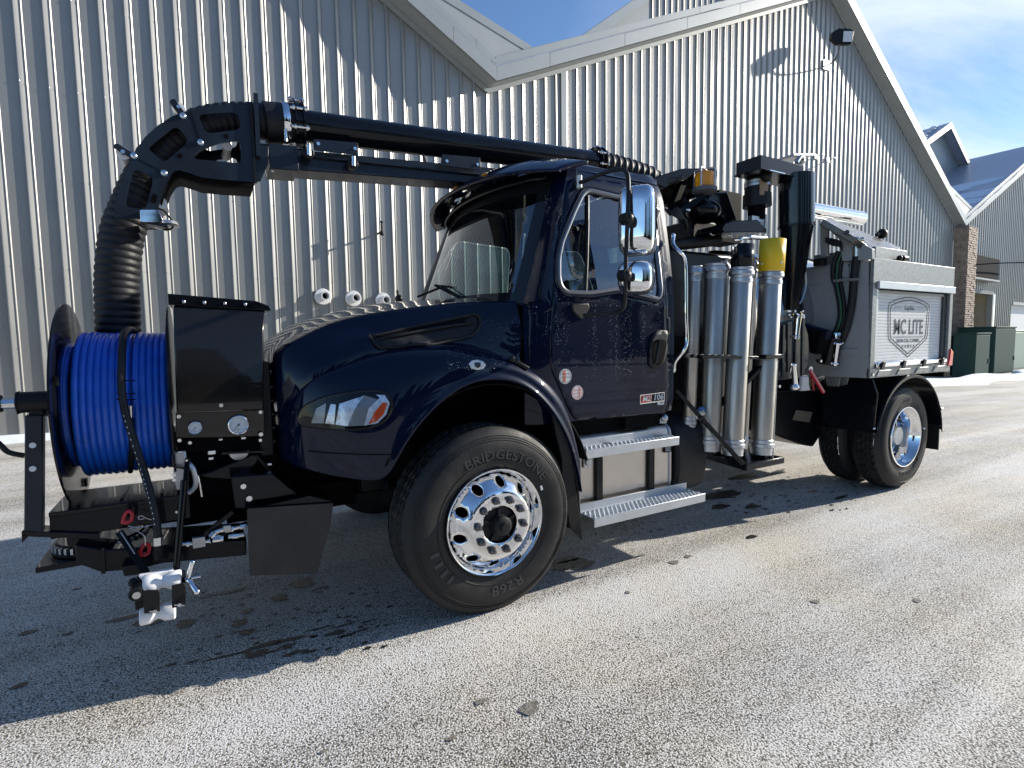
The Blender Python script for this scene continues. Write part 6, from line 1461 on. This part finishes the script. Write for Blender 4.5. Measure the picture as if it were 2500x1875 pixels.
# dark tank below with an underside that sags
ut = MB().prism(PP(z4, [(850, 300), (1210, 300), (1210, 560), (1195, 625), (1140, 712), (1040, 690), (930, 650), (850, 615)], y=.55), (0, .9, 0)); ut.build('underbody_tank', DK, T, bevel=.02)
MB().prism(PP(z4, [(1010, 445), (1130, 460), (1105, 535), (985, 515)], y=.54), (0, -.005, 0)).build('paper_tag', mat('tag_beige', (.14, .125, .10), .6), T)
# rear wheel cover: half round skirt + flap
fw_ = MB(); rows = []; rc = RC
for k in range(29):
    a = R(2+k*6.0); x = rc.x+math.cos(a)*.66; z = rc.z+math.sin(a)*.625; rows.append([V(x+.0, -.055, z-.03), V(x, -.05, z-.005), V(x, -.035, z), V(x, .3, z), V(x, .66, z)])
    if a > R(168): break
fro = fw_.grid(rows).build('rear_fender', black, T, solid=.012, ang=60)
lpn = MB().prism(PP(z4, [(1195, 310), (1560, 215), (1600, 330), (1575, 565), (1200, 545)], x=3.96), (.02, 0, 0)); lpn.build('fender_front_panel', black, T, bevel=.008)
for q in ((1430, 380), (1270, 370)): MB().bar(A(*z4(q[0], q[1]), x=3.955), A(*z4(q[0]-12, q[1]+95), x=3.955), .01, .008).build('panel_crease', black, T)
MB().box(5.285, -.03, .32, 5.30, .62, .75).build('rear_mud_flap', satin, T)
MB().cyl((5.25, -.05, .76), (5.29, -.05, .76), .012, n=10).build('fender_bolt', zinc, T)
for x in (3.98, 5.29): MB().ball(A(*z4(1575 if x < 4 else 1935, 577), y=-.06), .012, 8).build('fender_bolt', zinc, T)

# ---- tube rack bolted to the truck
rk = MB(); base = PP(z4, [(365, 745), (655, 832), (925, 782), (850, 735), (620, 700)], z=.585)
rk.prism([A(*z4(370, 782), y=.46), A(*z4(655, 835), y=-.05), A(*z4(925, 783), y=-.05), A(*z4(925, 783), y=-.05)+V(0, .5, .0)], (0, 0, -.008)); rk.build('rack_floor', black, T, bevel=.002)
zf_ = .57; xl, xr = A(*z4(655, 840), y=-.05).x, A(*z4(925, 783), y=-.05).x
MB().box(xl, -.055, zf_-.035, xr, -.045, zf_+.012).build('rack_edge', black, T, bevel=.002)
MB().bar(V(xl, -.05, zf_-.01), A(*z4(368, 775), y=.42), .01, .05).build('rack_edge', black, T)
MB().bar(A(*z4(150, 300), y=.22), A(*z4(318, 490), y=.10), .03, .03).build('rack_strut', black, T, bevel=.003)
MB().bar(A(*z4(318, 490), y=.10), A(*z4(630, 835), y=-.03), .03, .03).build('rack_strut', black, T, bevel=.003)
MB().bar(A(*z4(825, 90), y=.0), A(*z4(795, 800), y=.0), .02, .055, up=(1, 0, 0)).build('rack_post', black, T, bevel=.003)
MB().bar(A(*z4(868, 85), y=-.01), A(*z4(835, 790), y=-.01), .03, .012, up=(1, 0, 0)).build('rack_post_edge', galv, T)
MB().bar(A(*z4(640, 250), y=.10), A(*z4(790, 95), y=.04), .03, .055, up=(0, 1, 0)).build('rack_brace', black, T, bevel=.003)
MB().bar(A(*z4(455, 410), y=.3), A(*z4(640, 250), y=.12), .03, .05, up=(0, 1, 0)).build('rack_brace', black, T, bevel=.003)
MB().bar(A(*z3(330, 1432), y=.18), A(*z3(450, 1442), y=.02), .02, .02).build('rack_strap', dark, T); MB().bar(A(*z3(450, 1440), y=.02), A(*z3(880, 1448), y=.0), .014, .022).build('rack_strap', black, T, bevel=.002)
MB().box(A(*z3(870, 1440), y=-.02).x, -.04, A(*z3(870, 1455), y=-.02).z, A(*z3(985, 1440), y=-.02).x, .03, A(*z3(870, 1427), y=-.02).z).build('rack_strap_end', black, T, bevel=.004)
bkm = MB()
for k in range(9): p = A(*z3(345+k*45+(4 if k % 2 else 0), 1434+1.2*k), y=.06-.004*k); bkm.box(p.x-.02, p.y-.02, p.z-.012, p.x+.02, p.y, p.z+.014)
bkm.build('strap_buckles', satin, T, bevel=.002, stuff=True)
MB().bar(V(1.9, .35, 1.36), V(2.65, .35, 1.36), .03, .05).build('rack_rear_rail', black, T)

# ---- the suction tubes standing in the rack: each can be lifted out
def tube_thing(label, top, bot, Y, wpx, extras=None, group='aluminium suction tubes in the rack', flange=1.16):
    a = A(*z3(*top), y=Y); b = A(*bot, y=Y); l = ray(*z3(top[0]-wpx/2, top[1])).normalized(); r_ = ray(*z3(top[0]+wpx/2, top[1])).normalized()
    rad = (a-CAM).length*math.sin(math.acos(l.dot(r_))/2); t = thing('suction_tube', label, 'suction tube', b, group=group); d = (a-b); L_ = d.length; dn = d.normalized()
    MB().lathe(b, dn, [(0, rad*.8), (0, rad*.96), (.10, rad*.96), (.105, rad), (L_-.09, rad), (L_-.085, rad*.97), (L_-.02, rad*.97)], 40).build('tube_body', alum, t, ang=30)
    MB().lathe(a-dn*.11, dn, [(0, rad*1.005), (.004, rad*1.05), (.03, rad*1.05), (.034, rad*1.0), (.05, rad*1.01), (.06, rad*flange), (.085, rad*flange), (.095, rad*1.07), (.11, rad*1.10), (.114, rad*1.06), (.114, rad*.92), (.02, rad*.92)], 40).build('female_collar', cast, t, ang=30)
    MB().lathe(b, dn, [(.12, rad*1.002), (.115, rad*1.06), (.09, rad*1.06), (.085, rad*1.16), (.06, rad*1.16), (.055, rad*1.04), (.0, rad*1.00)], 40).build('male_collar', cast, t, ang=30)
    return t, a, b, dn, rad
t1 = tube_thing('rearmost slim aluminium tube nearest the cab, half hidden by the grab bar', (405, 835), z4(235, 600), .26, 104)
t2 = tube_thing('second aluminium tube from the cab with open top collar', (548, 820), z4(385, 735), .18, 148)
t2b = tube_thing('slim tube standing behind, between the second and third tubes', (622, 828), z4(470, 700), .42, 48)
t3 = tube_thing('third tube with a notched black nozzle standing in its top', (722, 845), z4(552, 765), .07, 152)
t3b = tube_thing('slim tube behind, between the black nozzle and the yellow nozzle', (808, 860), z4(640, 725), .34, 44)
t4 = tube_thing('outermost tube topped by a bright yellow nozzle sleeve', (920, 860), z4(760, 760), .05, 155)
# latch handles on the slim tubes
for (q, Y, t) in (((612, 825), .30, t2b[0]), ((812, 820), .18, t3b[0])):
    c = A(*z3(*q), y=Y); o = MB().ball(c, .028, 12, (1, 1, 1.1)); o.ball(c+V(0, 0, -.05), .022, 10); o.cyl(c+V(0, 0, .05), c+V(0, 0, -.10), .014, n=10); o.lathe(c+V(0, 0, .04), (0, 0, 1), [(0, .022), (.012, .03), (.02, .022)], 14); o.build('cam_latch', cast, t)
# yellow nozzle sleeve and the notched black one
def sleeve(name, label, cat, T4, w, h, m, notch):
    t, a, b, dn, rad = T4; rows = []; n = 48; rr = rad*w
    for j in range(2):
        row = []
        for i in range(n):
            an = 2*math.pi*i/n; u_, w_, _ = frame(dn); hh_ = (-.01 if j == 0 else h)
            if j and notch:
                for c_ in (R(notch), R(notch+180)):
                    dlt = abs((an-c_+math.pi) % (2*math.pi)-math.pi)
                    if dlt < .55: hh_ -= .07*(1-dlt/.55)
            row.append(a+dn*hh_+(u_*math.cos(an)+w_*math.sin(an))*rr)
        rows.append(row)
    o = MB().grid(rows, True).build(name, m, None, ang=50, solid=.008); tag(o, label, cat); return a, dn, rr
ya, yd, yr = sleeve('nozzle_sleeve', 'bright yellow plastic sleeve on top of the outermost tube', 'nozzle', t4, 1.17, .235, yellow, 0)
ka, kd, kr = sleeve('notched_nozzle', 'gloss black nozzle with a V notch in its rim on the third tube', 'nozzle', t3, 1.03, .175, black, 250)
for s_ in (-1, 1):
    vdir = (CAM-ya); vdir.z = 0; vdir.normalize(); sd = V(-vdir.y, vdir.x, 0); p = ya+yd*.05+(vdir*.72+sd*.69*s_)*yr; MB().ball(p, .010, 8).build('sleeve_rivet', zinc, t4[0])
# dark sheet standing in for the shade between cab back and blower, exhaust heat shield edges
MB().box(1.56, .55, 1.0, 1.60, 2.2, 2.2).build('cab_gap_shade', dark, T)
MB().cyl((3.2, 1.9, 1.0), (3.2, 1.9, 2.6), .12, n=20).build('exhaust_stack', satin, T)

# ================================================================== water beads on door, hood and roof
rg_ = random.Random(21); dp = MB()
def bead(p, r, n=5): 
    dp.add([p+V(r, 0, 0), p+V(0, 0, r*1.1), p+V(-r, 0, 0), p+V(0, 0, -r*1.1), p+V(0, -r*.8, 0)], [(0, 1, 4), (1, 2, 4), (2, 3, 4), (3, 0, 4)])
def scatter(x0, x1, z0, z1, n, streaks=None):
    for _ in range(n):
        if streaks: x = rg_.choice(streaks)+rg_.gauss(0, .012); z = z0+(z1-z0)*rg_.random()**.7
        else: x = rg_.uniform(x0, x1); z = rg_.uniform(z0, z1)
        if inside((x, z), win): continue
        bead(Sd(x, z, .0015), rg_.uniform(.0008, .0022))
scatter(.50, .62, 1.75, 2.45, 260); scatter(1.36, 1.46, 1.5, 2.35, 330, [1.37, 1.395, 1.44]); scatter(.8, 1.3, 1.25, 1.76, 520, [.80, .93, .98, 1.05, 1.10, 1.22]); scatter(.48, .6, 1.5, 1.78, 80); scatter(.5, 1.4, 1.1, 1.7, 110)
scatter(.70, 1.4, 1.72, 1.79, 140); scatter(.30, .46, 1.5, 1.74, 70)
dp.build('water_droplets', mat('droplet', (.8, .85, .9), .05, .9), T, stuff=True)
dp = MB()
for _ in range(260):
    a, b = rg_.uniform(1350, 1850), 0
    b = rg_.uniform(350, 700); h = hit(BV_F, *Zt(600, 650, 2.765, [(a, b)])[0], .001)
    if h: bead(h, rg_.uniform(.001, .0026))
for _ in range(150):
    q = (rg_.uniform(1280, 1600), rg_.uniform(450, 960)); p = A(*Zt(950, 380, 2.947, [q])[0], y=.16)
    if inside((p.x, p.z), win) and (q[1] < 560 or q[1] > 900 or 1560 < q[0]): bead(Sd(p.x, p.z, -.002), rg_.uniform(.001, .0025))
dp.build('water_droplets', MAT['droplet'], T, stuff=True)

# ================================================================== wet patches on the ground
wp_ = MB(); rg_ = random.Random(5)
def blotch(px, py, rx, ry, zf=None, n=26, jit=.28):
    c = A(*(zf(px, py) if zf else (px, py)), z=.004); ph = [rg_.uniform(0, 6.28) for _ in range(4)]; ring = []
    for i in range(n):
        a = 2*math.pi*i/n; k = 1+jit*(math.sin(2*a+ph[0])*.4+math.sin(3*a+ph[1])*.35+math.sin(5*a+ph[2])*.3+math.sin(9*a+ph[3])*.2); ring.append(c+V(math.cos(a)*rx*k, math.sin(a)*ry*k, 0))
    wp_.add([c]+ring, [(0, i+1, (i+1) % n+1) for i in range(n)])
def g1(a, b): return ((a/1.7696)*.8848, (1200+b/1.7696)*.8848)
def g2(a, b): return ((1250+a/1.7696)*.8848, (1050+b/1.7696)*.8848)
for q in ((1305, 395, .10, .07), (1205, 458, .06, .045), (1035, 570, .05, .035), (1065, 608, .045, .03), (1070, 515, .04, .025), (800, 570, .06, .045), (1000, 430, .09, .02), (900, 450, .07, .02), (650, 560, .09, .05), (540, 545, .10, .025), (120, 608, .05, .02), (290, 614, .03, .016), (85, 838, .04, .02), (1190, 530, .02, .01), (1290, 510, .02, .01), (1150, 660, .11, .02), (1250, 640, .10, .018), (1110, 700, .06, .035), (1260, 700, .06, .014), (1340, 690, .05, .01), (740, 748, .035, .012), (690, 762, .015, .008), (930, 720, .06, .008), (1000, 705, .06, .008), (1060, 690, .06, .01), (830, 735, .04, .008), (1380, 590, .10, .008), (1490, 575, .10, .008), (1590, 560, .06, .008), (1450, 610, .07, .02), (1500, 620, .06, .012), (1560, 600, .05, .008), (910, 487, .02, .01), (960, 500, .02, .008), (860, 680, .02, .008), (770, 682, .012, .006), (330, 420, .03, .012), (1670, 575, .03, .006), (1240, 665, .05, .012), (1180, 690, .04, .012), (600, 605, .02, .008)): blotch(q[0], q[1], q[2]*.8, q[3], g1)
for q in ((265, 580, .15, .085), (230, 560, .10, .05), (900, 280, .25, .10), (1150, 180, .10, .05), (1000, 200, .2, .08), (1040, 330, .10, .04), (900, 330, .12, .05), (1300, 265, .08, .03), (1420, 290, .10, .025), (1035, 460, .05, .03), (600, 440, .02, .012), (670, 380, .02, .01), (430, 445, .02, .01), (560, 400, .02, .01), (490, 430, .02, .01), (640, 430, .03, .012)): blotch(q[0], q[1], q[2], q[3], g2)
for _ in range(140):
    a, b = rg_.uniform(850, 1500), rg_.uniform(170, 360); s_ = rg_.uniform(.008, .03); blotch(a, b, s_, s_*.6, g2, 8)
for _ in range(90):
    a, b = rg_.uniform(850, 1700), rg_.uniform(400, 700); s_ = rg_.uniform(.004, .014); blotch(a, b, s_*1.6, s_, g1, 8)
for _ in range(40):
    a, b = rg_.uniform(330, 620), rg_.uniform(380, 470); s_ = rg_.uniform(.004, .012); blotch(a, b, s_*1.3, s_, g2, 8)
wo_ = wp_.build('wet_patch', wetm, None, smooth=False, stuff=True); wo_['label'] = 'dark wet melt stains and drips on the salted asphalt under the truck'
st2 = MB(); wp_ = st2
for q in ((75, 1200, .09, .035), (760, 545, .06, .02), (700, 570, .07, .03), (1750, 735, .05, .02), (1310, 740, .05, .02), (500, 700, .03, .015)):
    if q[2]: blotch(q[0], q[1], q[2]*.5, q[3], g2)
for q in ((2080, 905, .03, .015), (1950, 1065, .02, .012), (1400, 1120, .015, .01)): blotch(q[0], q[1], q[2], q[3], g1)
wo2 = st2.build('stain', mat('stain_brown', (.20, .185, .155), .7, cvar=.5, cscale=60, bump=.5, bscale=150), None, smooth=False, stuff=True); wo2['label'] = 'small brown stains scattered over the sunlit asphalt'
